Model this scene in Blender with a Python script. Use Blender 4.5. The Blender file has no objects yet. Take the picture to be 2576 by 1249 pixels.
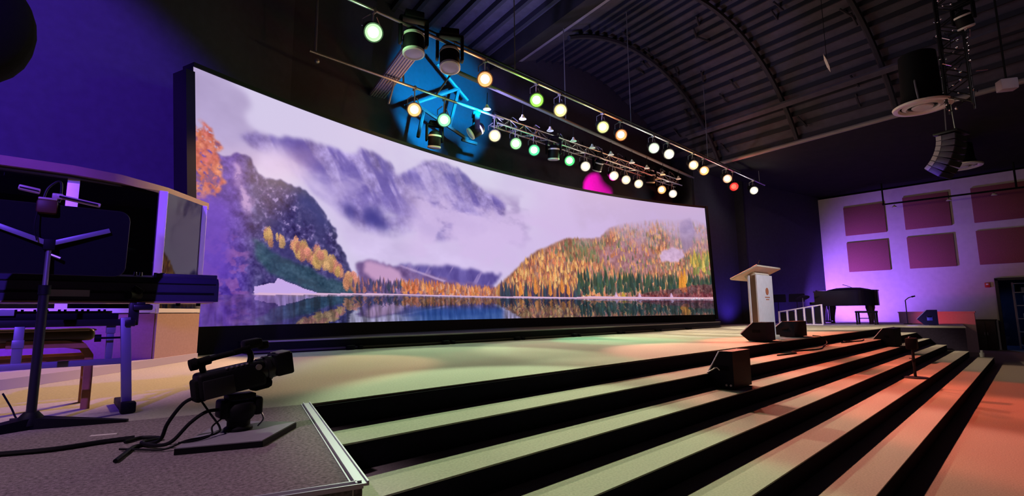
import bpy, bmesh, math, random
import numpy as np
from mathutils import Vector, Matrix, Quaternion

random.seed(7)
R = math.radians
scene = bpy.context.scene
COL = scene.collection


# ------------------------------------------------------------------ materials
def srgb(r, g, b):
    f = lambda c: (c / 255) / 12.92 if c <= 10 else (((c / 255) + 0.055) / 1.055) ** 2.4
    return (f(r), f(g), f(b))


def mat(name, col, rough=0.6, metal=0.0, noise=0.0, nscale=20.0, bump=0.0, bscale=200.0, emit=None, estr=0.0,
        spec=0.5, trans=0.0, ior=1.45):
    m = bpy.data.materials.new(name)
    m.use_nodes = True
    nt = m.node_tree
    b = nt.nodes['Principled BSDF']
    b.inputs['Base Color'].default_value = (*col, 1)
    b.inputs['Roughness'].default_value = rough
    b.inputs['Metallic'].default_value = metal
    b.inputs['Specular IOR Level'].default_value = spec
    b.inputs['IOR'].default_value = ior
    b.inputs['Transmission Weight'].default_value = trans
    if emit:
        b.inputs['Emission Color'].default_value = (*emit, 1)
        b.inputs['Emission Strength'].default_value = estr
    if noise or bump:
        tc = nt.nodes.new('ShaderNodeTexCoord')
    if noise:
        n = nt.nodes.new('ShaderNodeTexNoise')
        n.inputs['Scale'].default_value = nscale
        n.inputs['Detail'].default_value = 4
        mr = nt.nodes.new('ShaderNodeMapRange')
        mr.inputs['From Min'].default_value = 0.25
        mr.inputs['From Max'].default_value = 0.75
        mr.inputs['To Min'].default_value = 1 - noise
        mr.inputs['To Max'].default_value = 1 + noise
        mx = nt.nodes.new('ShaderNodeMix')
        mx.data_type = 'RGBA'
        mx.blend_type = 'MULTIPLY'
        mx.inputs[0].default_value = 1
        mx.inputs[6].default_value = (*col, 1)
        nt.links.new(tc.outputs['Object'], n.inputs['Vector'])
        nt.links.new(n.outputs['Fac'], mr.inputs['Value'])
        nt.links.new(mr.outputs[0], mx.inputs[7])
        nt.links.new(mx.outputs[2], b.inputs['Base Color'])
    if bump:
        n2 = nt.nodes.new('ShaderNodeTexNoise')
        n2.inputs['Scale'].default_value = bscale
        n2.inputs['Detail'].default_value = 3
        bp = nt.nodes.new('ShaderNodeBump')
        bp.inputs['Strength'].default_value = bump
        bp.inputs['Distance'].default_value = 0.01
        nt.links.new(tc.outputs['Object'], n2.inputs['Vector'])
        nt.links.new(n2.outputs['Fac'], bp.inputs['Height'])
        nt.links.new(bp.outputs[0], b.inputs['Normal'])
    return m


M = {}


# ------------------------------------------------------------------ mesh builder
class MB:
    def __init__(self):
        self.bm = bmesh.new()

    def _xf(self, verts, mtx):
        if mtx is not None:
            bmesh.ops.transform(self.bm, matrix=mtx, verts=verts)

    def box(self, c, s, rot=None, bev=0.0, seg=2):
        g = bmesh.ops.create_cube(self.bm, size=1)
        vs = g['verts']
        bmesh.ops.scale(self.bm, vec=Vector(s), verts=vs)
        if bev > 0:
            es = list({e for v in vs for e in v.link_edges})
            r = bmesh.ops.bevel(self.bm, geom=es, offset=bev, segments=seg, affect='EDGES', profile=0.5)
            vs = list({v for f in r['faces'] for v in f.verts} | {v for v in vs if v.is_valid})
        m = Matrix.Translation(Vector(c))
        if rot is not None:
            m = m @ (rot.to_matrix().to_4x4() if isinstance(rot, Quaternion) else rot.to_4x4() if isinstance(rot, Matrix) else
                     (Matrix.Rotation(rot[2], 4, 'Z') @ Matrix.Rotation(rot[1], 4, 'Y') @ Matrix.Rotation(rot[0], 4, 'X')))
        self._xf(vs, m)
        return self

    def cyl(self, p0, p1, r0, r1=None, n=16, cap=True):
        r1 = r0 if r1 is None else r1
        p0, p1 = Vector(p0), Vector(p1)
        d = p1 - p0
        L = d.length
        g = bmesh.ops.create_cone(self.bm, cap_ends=cap, cap_tris=False, segments=n, radius1=r0, radius2=max(r1, 1e-5), depth=L)
        q = Vector((0, 0, 1)).rotation_difference(d.normalized())
        self._xf(g['verts'], Matrix.Translation((p0 + p1) / 2) @ q.to_matrix().to_4x4())
        return self

    def sphere(self, c, r, s=(1, 1, 1), n=16):
        g = bmesh.ops.create_uvsphere(self.bm, u_segments=n, v_segments=max(6, n // 2), radius=r)
        self._xf(g['verts'], Matrix.Translation(Vector(c)) @ Matrix.Diagonal((*s, 1)))
        return self

    def tube(self, pts, r, n=8, smooth=True):
        pts = [Vector(p) for p in pts]
        if smooth and len(pts) > 2:
            out = []
            P = [2 * pts[0] - pts[1]] + pts + [2 * pts[-1] - pts[-2]]
            for i in range(1, len(P) - 2):
                for k in range(6):
                    t = k / 6
                    a, b, c, d = P[i - 1], P[i], P[i + 1], P[i + 2]
                    out.append(0.5 * ((2 * b) + (c - a) * t + (2 * a - 5 * b + 4 * c - d) * t * t + (3 * b - a - 3 * c + d) * t ** 3))
            pts = out + [pts[-1]]
        rings = []
        nrm = None
        for i, p in enumerate(pts):
            t = (pts[min(i + 1, len(pts) - 1)] - pts[max(i - 1, 0)])
            if t.length < 1e-9:
                t = Vector((0, 0, 1))
            t.normalize()
            if nrm is None:
                nrm = t.orthogonal().normalized()
            else:
                nrm = (nrm - t * nrm.dot(t))
                nrm = nrm.normalized() if nrm.length > 1e-6 else t.orthogonal().normalized()
            bn = t.cross(nrm)
            rings.append([self.bm.verts.new(p + (nrm * math.cos(2 * math.pi * k / n) + bn * math.sin(2 * math.pi * k / n)) * r) for k in range(n)])
        for a, b in zip(rings, rings[1:]):
            for k in range(n):
                self.bm.faces.new((a[k], a[(k + 1) % n], b[(k + 1) % n], b[k]))
        self.bm.faces.new(rings[0][::-1])
        self.bm.faces.new(rings[-1])
        return self

    def lathe(self, prof, c=(0, 0, 0), axis=(0, 0, 1), n=24, close=False):
        """prof: list of (radius, height along axis)"""
        q = Vector((0, 0, 1)).rotation_difference(Vector(axis).normalized())
        m = Matrix.Translation(Vector(c)) @ q.to_matrix().to_4x4()
        rings = []
        for r, h in prof:
            if r < 1e-6:
                rings.append([self.bm.verts.new(m @ Vector((0, 0, h)))])
            else:
                rings.append([self.bm.verts.new(m @ Vector((r * math.cos(2 * math.pi * k / n), r * math.sin(2 * math.pi * k / n), h))) for k in range(n)])
        for a, b in zip(rings, rings[1:]):
            if len(a) == 1 and len(b) == 1:
                continue
            for k in range(n):
                k2 = (k + 1) % n
                if len(a) == 1:
                    self.bm.faces.new((a[0], b[k2], b[k]))
                elif len(b) == 1:
                    self.bm.faces.new((a[k], a[k2], b[0]))
                else:
                    self.bm.faces.new((a[k], a[k2], b[k2], b[k]))
        return self

    def prism(self, poly, z0, z1, mtx=None):
        """poly in xy extruded z0..z1, then transformed"""
        lo = [self.bm.verts.new((x, y, z0)) for x, y in poly]
        hi = [self.bm.verts.new((x, y, z1)) for x, y in poly]
        n = len(poly)
        self.bm.faces.new(lo[::-1])
        self.bm.faces.new(hi)
        for k in range(n):
            self.bm.faces.new((lo[k], lo[(k + 1) % n], hi[(k + 1) % n], hi[k]))
        self._xf(lo + hi, mtx)
        return self

    def hexa(self, lo, hi):
        """solid from two matching loops of 3D points"""
        a = [self.bm.verts.new(p) for p in lo]
        b = [self.bm.verts.new(p) for p in hi]
        n = len(a)
        self.bm.faces.new(a[::-1])
        self.bm.faces.new(b)
        for k in range(n):
            self.bm.faces.new((a[k], a[(k + 1) % n], b[(k + 1) % n], b[k]))
        return self

    def quad(self, *pts):
        self.bm.faces.new([self.bm.verts.new(p) for p in pts])
        return self

    def build(self, name, m, parent=None, label=None, smooth=True):
        bmesh.ops.recalc_face_normals(self.bm, faces=self.bm.faces)
        me = bpy.data.meshes.new(name)
        self.bm.to_mesh(me)
        self.bm.free()
        me.materials.append(M[m] if isinstance(m, str) else m)
        if smooth:
            me.polygons.foreach_set('use_smooth', [True] * len(me.polygons))
            me.set_sharp_from_angle(angle=R(38))
        o = bpy.data.objects.new(name, me)
        COL.objects.link(o)
        if parent is not None:
            o.parent = parent
        if label:
            o['label'] = label
        return o


def yzx():  # local prism axes (x,y,z)->(world Y, Z, X): extrude along X
    return Matrix(((0, 0, 1, 0), (1, 0, 0, 0), (0, 1, 0, 0), (0, 0, 0, 1)))


def xzy():  # prism profile in XZ, extruded along Y
    return Matrix(((1, 0, 0, 0), (0, 0, 1, 0), (0, 1, 0, 0), (0, 0, 0, 1)))


def tag(o, label, cat, group=None, kind=None):
    o['label'] = label
    o['category'] = cat
    if group:
        o['group'] = group
    if kind:
        o['kind'] = kind
    return o


def thing(name, label, cat, loc=(0, 0, 0), rotz=0.0, group=None, rot=None):
    o = bpy.data.objects.new(name, None)
    o.empty_display_size = 0.1
    COL.objects.link(o)
    o.location = loc
    o.rotation_euler = rot if rot else (0, 0, rotz)
    return tag(o, label, cat, group)


def struct(o, label=None, cat=None):
    o['kind'] = 'structure'
    if label:
        o['label'] = label
    if cat:
        o['category'] = cat
    return o


def dup(root, loc, rotz=None, label=None, rot=None):
    r = root.copy()
    COL.objects.link(r)
    r.location = loc
    if rotz is not None:
        r.rotation_euler = (0, 0, rotz)
    if rot is not None:
        r.rotation_euler = rot
    if label:
        r['label'] = label
    for ch in list(root.children):
        c = ch.copy()
        COL.objects.link(c)
        c.parent = r
        for g in list(ch.children):
            d = g.copy()
            COL.objects.link(d)
            d.parent = c
    return r


def aim(frm, to):
    """euler that turns local -Z towards 'to' with local +Y up"""
    return (Vector(to) - Vector(frm)).to_track_quat('-Z', 'Y').to_euler()


# ------------------------------------------------------------------ palette
M['carpet'] = mat('stage_carpet', (0.44, 0.42, 0.38), 0.95, noise=0.16, nscale=60, bump=0.35, bscale=420, spec=0.1)
M['carpet_grey'] = mat('platform_carpet', (0.25, 0.21, 0.225), 0.95, noise=0.55, nscale=75, bump=0.5, bscale=260, spec=0.1)
M['floor_carpet'] = mat('hall_carpet', (0.36, 0.31, 0.27), 0.95, noise=0.22, nscale=70, bump=0.35, bscale=380, spec=0.1)
M['riser'] = mat('riser_black', (0.010, 0.007, 0.018), 0.9, noise=0.2, spec=0.1)
M['wall_dark'] = mat('back_wall_paint', (0.046, 0.044, 0.08), 0.85, noise=0.10, nscale=9, spec=0.2)
M['wall_back'] = mat('curved_wall_paint', (0.036, 0.034, 0.062), 0.85, noise=0.1, nscale=9, spec=0.2)
M['stage_side'] = mat('stage_side', (0.022, 0.016, 0.034), 0.85, noise=0.2, spec=0.15)
M['box_brown'] = mat('box_brown', (0.03, 0.018, 0.014), 0.6, noise=0.2)
M['wall_black'] = mat('black_wall_paint', (0.022, 0.022, 0.03), 0.85, noise=0.15, nscale=6, spec=0.2)
M['wall_grey'] = mat('side_wall_paint', (0.50, 0.47, 0.46), 0.8, noise=0.06, nscale=5, spec=0.2)
M['ceil_black'] = mat('ceiling_black', (0.016, 0.015, 0.019), 0.9, noise=0.2, nscale=3, spec=0.15)
M['deck'] = mat('roof_deck_paint', (0.044, 0.039, 0.066), 0.7, noise=0.22, nscale=5, spec=0.3)
M['purlin'] = mat('purlin_paint', (0.018, 0.017, 0.03), 0.7, spec=0.3)
M['flange'] = mat('flange_paint', (0.20, 0.18, 0.26), 0.6, noise=0.08, nscale=6)
M['black'] = mat('black_plastic', (0.005, 0.005, 0.008), 0.6, noise=0.1, nscale=30, spec=0.18)
M['black_gloss'] = mat('black_gloss', (0.01, 0.009, 0.012), 0.12)
M['black_metal'] = mat('black_metal', (0.02, 0.02, 0.024), 0.38, metal=0.3)
M['black_soft'] = mat('black_foam', (0.008, 0.008, 0.009), 0.95, bump=0.5, bscale=300, spec=0.1)
M['grille'] = mat('speaker_grille', (0.02, 0.024, 0.02), 0.55, metal=0.3, noise=0.5, nscale=160)
M['duct_rib'] = mat('duct_rib', (0.2, 0.18, 0.26), 0.6)
M['cab_violet'] = mat('array_side', (0.07, 0.06, 0.11), 0.45)
M['wall_grey_dark'] = mat('dark_pipe', (0.08, 0.075, 0.09), 0.5)
M['truss_dark'] = mat('truss_dark', (0.03, 0.03, 0.035), 0.3, metal=0.6)
M['steel'] = mat('steel_tube', (0.42, 0.41, 0.45), 0.35, metal=0.8)
M['alu'] = mat('aluminium_trim', (0.62, 0.60, 0.66), 0.32, metal=0.6)
M['chrome'] = mat('chrome', (0.8, 0.8, 0.82), 0.15, metal=1.0)
M['white'] = mat('white_enamel', (0.78, 0.76, 0.76), 0.4)
M['white_matte'] = mat('white_paint', (0.66, 0.68, 0.74), 0.6, noise=0.06, nscale=10)
M['offwhite_wood'] = mat('pale_laminate', (0.62, 0.56, 0.46), 0.5, noise=0.12, nscale=14)
M['wood'] = mat('beech_wood', (0.42, 0.19, 0.07), 0.45, noise=0.25, nscale=12)
M['seat'] = mat('seat_vinyl', (0.10, 0.075, 0.02), 0.35, noise=0.15)
M['panel_red'] = mat('acoustic_fabric', (0.24, 0.085, 0.085), 0.95, noise=0.25, nscale=60, bump=0.3, bscale=200, spec=0.1)
M['booth_panel'] = mat('booth_fabric', (0.36, 0.23, 0.21), 0.85, noise=0.08, nscale=40, spec=0.2)
M['booth_roof'] = mat('booth_roof_paint', (0.12, 0.06, 0.075), 0.6, noise=0.1, nscale=5)
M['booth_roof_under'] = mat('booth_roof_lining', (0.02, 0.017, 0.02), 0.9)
M['booth_frame'] = mat('booth_white_frame', (0.66, 0.62, 0.70), 0.5)
M['glass'] = mat('booth_glass', (1, 1, 1), 0.02, trans=1.0, ior=1.5)
M['board'] = mat('grey_board', (0.25, 0.24, 0.28), 0.7, noise=0.08)
M['key_blue'] = mat('keyboard_shell', (0.04, 0.036, 0.075), 0.42, noise=0.06)
M['key_ivory'] = mat('keys_ivory', (0.75, 0.72, 0.7), 0.3)
M['logo'] = mat('pale_print', (0.45, 0.42, 0.5), 0.5)
M['stand_blue'] = mat('stand_tube', (0.30, 0.28, 0.38), 0.42, metal=0.4)
M['underside_tan'] = mat('tan_lit_underside', (0.55, 0.32, 0.25), 0.4)
M['duct'] = mat('ribbed_sheet', (0.42, 0.38, 0.5), 0.55)
M['red_box'] = mat('alarm_red', (0.5, 0.02, 0.03), 0.4)
M['partition'] = mat('partition_paint', (0.50, 0.33, 0.40), 0.7, noise=0.05)
M['amber_wood'] = mat('piano_leg', (0.05, 0.035, 0.03), 0.12)
M['paper'] = mat('white_tape', (0.75, 0.70, 0.68), 0.7)
M['emblem'] = mat('emblem_print', (0.45, 0.16, 0.08), 0.5)
M['cabinet_grey'] = mat('array_cabinet', (0.10, 0.09, 0.13), 0.5)
M['jacket_blue'] = mat('blue_gear', (0.05, 0.07, 0.22), 0.4)


def emis(name, col, strength):
    m = bpy.data.materials.new(name)
    m.use_nodes = True
    nt = m.node_tree
    b = nt.nodes['Principled BSDF']
    b.inputs['Base Color'].default_value = (0.02, 0.02, 0.02, 1)
    b.inputs['Emission Color'].default_value = (*col, 1)
    b.inputs['Emission Strength'].default_value = strength
    m.cycles.emission_sampling = 'NONE'
    return m
# ------------------------------------------------------------------ camera
F_PX, YAW, PITCH, ROLL, EYE = 1254.0, R(42.6), R(7.36), R(0.62), 1.57
fw = Vector((math.sin(YAW) * math.cos(PITCH), math.cos(YAW) * math.cos(PITCH), math.sin(PITCH)))
r0 = Vector((math.cos(YAW), -math.sin(YAW), 0))
u0 = r0.cross(fw)
rt = r0 * math.cos(ROLL) - u0 * math.sin(ROLL)
up = rt.cross(fw)
cam_d = bpy.data.cameras.new('camera')
cam = bpy.data.objects.new('camera', cam_d)
COL.objects.link(cam)
cam_d.sensor_fit = 'HORIZONTAL'
cam_d.sensor_width = 36
cam_d.lens = 36 * F_PX / 2576
cam_d.clip_start = 0.02
cam_d.clip_end = 200
mw = Matrix((rt, up, -fw)).transposed().to_4x4()
mw.translation = (0, 0, EYE)
cam.matrix_world = mw
scene.camera = cam

# ------------------------------------------------------------------ floor, stage, steps
ZS = 1.0                      # stage height
RISE = ZS / 6


def nose(k, x):               # Y of the k-th nosing line (0 = stage edge) at X
    a = [3.275, 2.828, 2.355, 1.90, 1.445, 0.985][k]
    b = [0.013, 0.0085, 0.0175, 0.0215, 0.0215, 0.0205][k]
    return a + b * x


mb = MB()
mb.quad((-14, -8, 0), (26, -8, 0), (26, 14, 0), (-14, 14, 0))
struct(mb.build('floor', 'floor_carpet'), 'carpeted hall floor in front of the steps', 'floor')

PA, PB, PC = (1.25, 3.32), (0.81, 1.63), (-6.0, 3.70)      # platform: inner corner, front corner, left end of its front edge
XR = 19.3
# stage deck with the left platform and the right wing in one level slab
poly = [PA, (XR, nose(0, XR)), (XR, 1.86), (24.0, 2.40), (25.96, 2.6), (25.96, 12), (-8, 12), (-8, 3.9), (-1.2, 3.9), (0.2, 3.55)]
mb = MB()
mb.prism(poly, 0.984, ZS)
struct(mb.build('stage_floor', 'carpet'), 'beige carpeted stage floor in front of the wide screen', 'stage')
mb = MB()
fas = [(PA[0] + 0.02, PA[1] + 0.03), (XR, nose(0, XR) + 0.02), (XR + .01, 1.88), (24.0, 2.42), (25.9, 2.62), (25.9, 11.9), (-7.9, 11.9), (-7.9, 3.95)]
mb.prism(fas, 0.0, 0.983)
struct(mb.build('stage_base', 'stage_side'), 'dark side of the stage below its carpeted floor', 'stage')

pl = thing('stage_platform', 'grey carpeted platform with silver edge trim, under the camcorder', 'platform', (0, 0, 0))
pl['kind'] = 'structure'
pp = [PA, (0.2, 3.548), (-1.2, 3.9), (-8, 3.9), PC, PB]
mb = MB()
mb.prism(pp, 0.955, ZS + 0.001)
mb.build('platform_top', 'carpet_grey', pl)
c = Vector((-0.35, 2.9))
ins = [tuple(Vector(p) + (c - Vector(p)).normalized() * 0.03) for p in pp]
mb = MB()
mb.prism(ins, 0.0, 0.954)
mb.build('platform_skirt', 'riser', pl)


def edge_trim(a, b, w=0.045):
    a, b = Vector((*a, 0)), Vector((*b, 0))
    d = (b - a).normalized()
    n = Vector((-d.y, d.x, 0))
    ang = math.atan2(d.y, d.x)
    mbx = MB()
    mid = (a + b) / 2
    L = (b - a).length
    mbx.box((mid.x, mid.y, ZS + 0.004), (L, w, 0.008), rot=(0, 0, ang))
    for s in (-1, 1):
        q = mid + n * s * w * 0.42
        mbx.box((q.x, q.y, ZS + 0.009), (L, 0.006, 0.012), rot=(0, 0, ang))
    q = mid - n * 0.03
    mbx.box((q.x, q.y, ZS - 0.02), (L, 0.005, 0.05), rot=(0, 0, ang))
    return mbx


edge_trim(PA, PB).build('edge_trim', 'alu', pl)
edge_trim(PB, PC).build('edge_trim', 'alu', pl)

st = thing('stage_steps', 'five wide carpeted steps with black risers before the stage', 'steps')
st['kind'] = 'structure'


def xl(y):                    # X of the platform side at Y
    t = (y - PB[1]) / (PA[1] - PB[1])
    return PB[0] + (PA[0] - PB[0]) * max(t, -0.25)


XS = [1.3, 3, 6, 10, 14.5]
for k in range(1, 6):
    z = ZS - k * RISE
    xe = [XR, XR, XR + 0.05, XR - 0.1, XR + 0.02, 19.75][k]
    fr = [(x, nose(k, x)) for x in [xl(nose(k, 1)) + .012] + XS[1:] + [xe]]
    bk = [(x, nose(k - 1, x)) for x in [xl(nose(k - 1, 1)) + .012] + XS[1:] + [xe]]
    mb = MB()
    mb.prism([*fr, *[(x, y + 0.03) for x, y in bk[::-1]]], z - 0.010, z)
    tr = mb.build('tread', 'carpet', st)
    mb = MB()
    mb.prism([*[(x, y + 0.004) for x, y in fr], *[(x, y + 0.028) for x, y in bk[::-1]]], 0 if k == 5 else z - RISE, z - 0.0105)
    mb.build('riser', 'riser', st)
mb = MB()
fr = [(x, nose(0, x) + .004) for x in [PA[0] + .02] + XS[1:] + [XR]]
mb.prism([*fr, *[(x, y + 0.01) for x, y in fr[::-1]]], ZS - RISE, ZS - 0.0165)
mb.build('riser', 'riser', st)

# ------------------------------------------------------------------ walls
def wall(name, m, a, b, z0, z1, t=0.15, side=1, holes=None):
    a, b = Vector(a), Vector(b)
    d = (b - a).normalized()
    n = Vector((-d.y, d.x)) * side
    mb = MB()
    mb.prism([tuple(a), tuple(b), tuple(b + n * t), tuple(a + n * t)], z0, z1)
    return struct(mb.build(name, m))


wp = [(-9.5, 7.4), (1.2, 9.25), (3.2, 10.0), (5.6, 10.6), (8.2, 10.9), (10.6, 10.9), (13.2, 10.6), (15.6, 10.4), (17.7, 9.8)]
mb = MB()
mb.prism([*wp[2:], *[(x, y + .2) for x, y in wp[:1:-1]]], 0, 11.5)
struct(mb.build('wall_back', 'wall_back'), 'dark curved wall rising behind the wide screen', 'wall')
mb = MB()
mb.prism([*wp[:3], *[(x, y + .2) for x, y in wp[2::-1]]], 0, 11.5)
struct(mb.build('wall_left', 'wall_dark'), 'dark wall washed purple left of the screen', 'wall')
wall('wall_rear_right', 'wall_dark', (17.75, 8.98), (20.9, 8.75), 0, 9.0)['label'] = 'dark blue-lit wall right of the screen'
wall('wall_recess_right', 'wall_dark', (20.9, 8.4), (26.1, 7.10), 0, 9.0)['label'] = 'dark wall section beside the pale side wall'
mb = MB()
for y0, y1, z0, z1 in ((1.52, 7.2, 0, 6.62), (-6, 0.30, 0, 6.62), (0.30, 1.52, 2.6, 6.62)):
    mb.box((26.08, (y0 + y1) / 2, (z0 + z1) / 2), (0.16, y1 - y0, z1 - z0))
struct(mb.build('wall_right', 'wall_grey'), 'pale side wall with six red acoustic panels', 'wall')
# reveals closing the gap between the walls
mb = MB()
mb.prism([(17.6, 9.0), (17.75, 9.0), (17.75, 9.78), (17.6, 9.78)], 0, 9.0)
mb.prism([(20.75, 8.4), (20.9, 8.4), (20.9, 8.8), (20.75, 8.8)], 0, 9.0)
struct(mb.build('wall_return', 'wall_black'))

# hall behind the camera (closes the room for bounced light)
wall('wall_front', 'wall_black', (-12, -7.5), (26, -7.5), 0, 10, side=-1)
wall('wall_far_left', 'wall_black', (-12, -7.5), (-9.5, 7.4), 0, 11.5)

# doorway in the right wall: frame and the dark room behind it
d1 = thing('door_frame', 'dark door frame in the side wall below the acoustic panels', 'door', (0, 0, 0))
d1['kind'] = 'structure'
mb = MB()
mb.box((26.0, 1.50, 1.3), (0.22, 0.09, 2.6))
mb.box((26.0, 0.32, 1.3), (0.22, 0.09, 2.6))
mb.box((26.0, 0.91, 2.60), (0.22, 1.27, 0.09))
mb.build('frame', 'black_metal', d1)
mb = MB()
mb.box((27.6, 0.9, -0.02), (3.2, 5, 0.04))
mb.box((29.1, 0.9, 1.5), (0.1, 5, 3))
mb.box((27.6, 3.3, 1.5), (3, 0.1, 3))
mb.box((27.6, -1.5, 1.5), (3, 0.1, 3))
mb.box((27.6, 0.9, 3.0), (3, 5, 0.1))
struct(mb.build('room_beyond', 'wall_dark'), 'dim room seen through the open door', 'room')

# low partition at the end of the right wing
mb = MB()
mb.prism([(24.0, 2.05), (24.14, 2.05), (24.14, 4.2), (24.0, 4.2)], 0, 1.40)
mb.box((24.07, 3.12, 1.41), (0.2, 2.2, 0.04))
struct(mb.build('wall_low_partition', 'partition'), 'low red-lit partition wall behind the blue-lit monitor', 'wall')

# ------------------------------------------------------------------ roof
HD = R(7.3)
Vv = Vector((math.sin(HD), math.cos(HD), 0))
Uv = Vector((math.cos(HD), -math.sin(HD), 0))
uvz = lambda u, v, z: Uv * u + Vv * v + Vector((0, 0, z))
VC, VR = (11.5, 4.5), 5.62           # vault centre (U, Z) and radius
a0, a1 = R(-25.5), R(63)
vp = lambda a, r=VR: (VC[0] + r * math.sin(a), VC[1] + r * math.cos(a))
roof = thing('ceiling', 'curved metal roof deck with dark purlins above the stage lights', 'ceiling')
roof['kind'] = 'structure'
mb = MB()
N = 40
for i in range(N):
    b0, b1 = a0 + (a1 - a0) * i / N, a0 + (a1 - a0) * (i + 1) / N
    (ua, za), (ub, zb) = vp(b0), vp(b1)
    (uc, zc), (ud, zd) = vp(b1, VR + .08), vp(b0, VR + .08)
    mb.hexa([uvz(ua, -6, za), uvz(ub, -6, zb), uvz(uc, -6, zc), uvz(ud, -6, zd)],
            [uvz(ua, 12.7, za), uvz(ub, 12.7, zb), uvz(uc, 12.7, zc), uvz(ud, 12.7, zd)])
mb.build('roof_deck', 'deck', roof)
np_ = 23
for i in range(np_):
    a = a0 + R(6.5) + (a1 - a0 - R(7)) * (i + .15 * (i % 3 == 1)) / (np_ - 1)
    u, z = vp(a, VR - 0.06)
    mb = MB()
    mb.hexa([uvz(u - .02, -6, z - .05), uvz(u + .02, -6, z - .05), uvz(u + .02, -6, z + .08), uvz(u - .02, -6, z + .08)],
            [uvz(u - .02, 12.7, z - .05), uvz(u + .02, 12.7, z - .05), uvz(u + .02, 12.7, z + .08), uvz(u - .02, 12.7, z + .08)])
    mb.build('purlin', 'purlin', roof)
for v in (4.6, 7.25, 10.0, 12.6):
    mb = MB()
    mb.tube([uvz(*[q for q in (vp(a0 + (a1 - a0) * i / 20, VR - 0.2)[0], v, vp(a0 + (a1 - a0) * i / 20, VR - 0.2)[1])]) for i in range(21)], 0.075 if v != 12.6 else 0.14, 6)
    mb.build('arch_rib', 'purlin', roof)
    # short sway braces between rib and purlins
for k in range(34):
    v = random.choice((4.6, 7.25, 10.0)) + random.uniform(-1.2, 1.2)
    a = a0 + (a1 - a0) * random.uniform(.12, .95)
    (u, z), (u2, z2) = vp(a, VR - .12), vp(a + R(4.2), VR - .12)
    mb = MB()
    mb.tube([uvz(u, v, z), uvz(u2, v + random.uniform(-.2, .2), z2)], 0.03, 5, False)
    mb.build('sway_brace', 'purlin', roof)
u, z = vp(a0)
mb = MB()
mb.hexa([uvz(u - .35, -6, z - .10), uvz(u + .02, -6, z + .02), uvz(u + .02, -6, z + .10), uvz(u - .35, -6, z + .0)],
        [uvz(u - .35, 12.7, z - .10), uvz(u + .02, 12.7, z + .02), uvz(u + .02, 12.7, z + .10), uvz(u - .35, 12.7, z + .0)])
mb.build('edge_flange', 'flange', roof)

# deep dark girder left of the vault
mb = MB()
mb.hexa([uvz(u - 1.35, -6, z - .75), uvz(u - .36, -6, z - .22), uvz(u - .36, -6, 11), uvz(u - 1.35, -6, 11)],
        [uvz(u - 1.35, 12.7, z - .75), uvz(u - .36, 12.7, z - .22), uvz(u - .36, 12.7, 11), uvz(u - 1.35, 12.7, 11)])
struct(mb.build('ceiling_girder', 'ceil_black'), 'deep black girder left of the curved roof deck', 'beam')

# left bay of the roof: flat deck with purlins
lb = thing('ceiling_left_bay', 'dim roof bay with dark purlins above the moving lights', 'ceiling')
lb['kind'] = 'structure'
mb = MB()
mb.hexa([uvz(-12, -6, 9.3), uvz(u - 1.3, -6, 9.3), uvz(u - 1.3, 12.7, 9.3), uvz(-12, 12.7, 9.3)],
        [uvz(-12, -6, 9.4), uvz(u - 1.3, -6, 9.4), uvz(u - 1.3, 12.7, 9.4), uvz(-12, 12.7, 9.4)])
mb.build('roof_deck', 'deck', lb)
for i in range(12):
    uu = u - 1.6 - i * 0.52
    mb = MB()
    mb.hexa([uvz(uu - .05, -6, 9.14), uvz(uu + .05, -6, 9.14), uvz(uu + .05, -6, 9.3), uvz(uu - .05, -6, 9.3)],
            [uvz(uu - .05, 12.7, 9.14), uvz(uu + .05, 12.7, 9.14), uvz(uu + .05, 12.7, 9.3), uvz(uu - .05, 12.7, 9.3)])
    mb.build('purlin', 'purlin', lb)

# flat black ceiling right of the vault, down to the side wall
ur, zr = 16.55, 6.98
mb = MB()
mb.hexa([uvz(ur, -8, zr), uvz(28, -8, 6.62), uvz(28, 12.7, 6.62), uvz(ur, 12.7, zr)],
        [uvz(ur, -8, zr + .2), uvz(28, -8, 6.82), uvz(28, 12.7, 6.82), uvz(ur, 12.7, zr + .2)])
struct(mb.build('ceiling_right', 'ceil_black'), 'flat black ceiling above the side wall', 'ceiling')
mb = MB()
mb.tube([uvz(16.40, -5.5, 6.88), uvz(16.40, 10.8, 6.88)], 0.07, 10, False)
tag(mb.build('ceiling_pipe', mat('pipe_grey', (0.17, 0.15, 0.17), 0.5)), 'long grey pipe running under the edge of the roof deck', 'pipe')
mb = MB()
mb.hexa([uvz(15.3, -4.4, 7.86), uvz(15.46, -4.4, 7.78), uvz(15.46, -4.4, 7.84), uvz(15.3, -4.4, 7.92)],
        [uvz(15.3, 10.6, 7.86), uvz(15.46, 10.6, 7.78), uvz(15.46, 10.6, 7.84), uvz(15.3, 10.6, 7.92)])
tag(mb.build('cable_tray', 'deck'), 'flat grey cable tray below the lowest purlins of the roof', 'cable tray')
# black soffit over the upper left
mb = MB()
mb.prism([(.35, 7.6), (.38, 6.27), (.77, 6.15), (1.03, 6.35), (1.2, 7.6)], 7.7, 8.1, xzy())
struct(mb.build('ceiling_soffit', 'ceil_black'), 'black soffit corner hanging above the purple wall', 'ceiling')
# ------------------------------------------------------------------ LED screen
S_R, S_CX, S_CY, S_HA, S_ZB, S_ZT, S_SH = 24.65, 9.365, -14.83, math.asin(8.075 / 24.65), 1.41, 5.30, 0.27
NU, NV = 1240, 310


def scr(u, v, off=0.0):
    """point of the screen surface; off moves it towards the audience"""
    a = -S_HA + 2 * S_HA * u
    r = S_R - off
    return (S_CX + r * math.sin(a) + S_SH * (1 - v), S_CY + r * math.cos(a), S_ZB + (S_ZT - S_ZB) * v)


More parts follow.
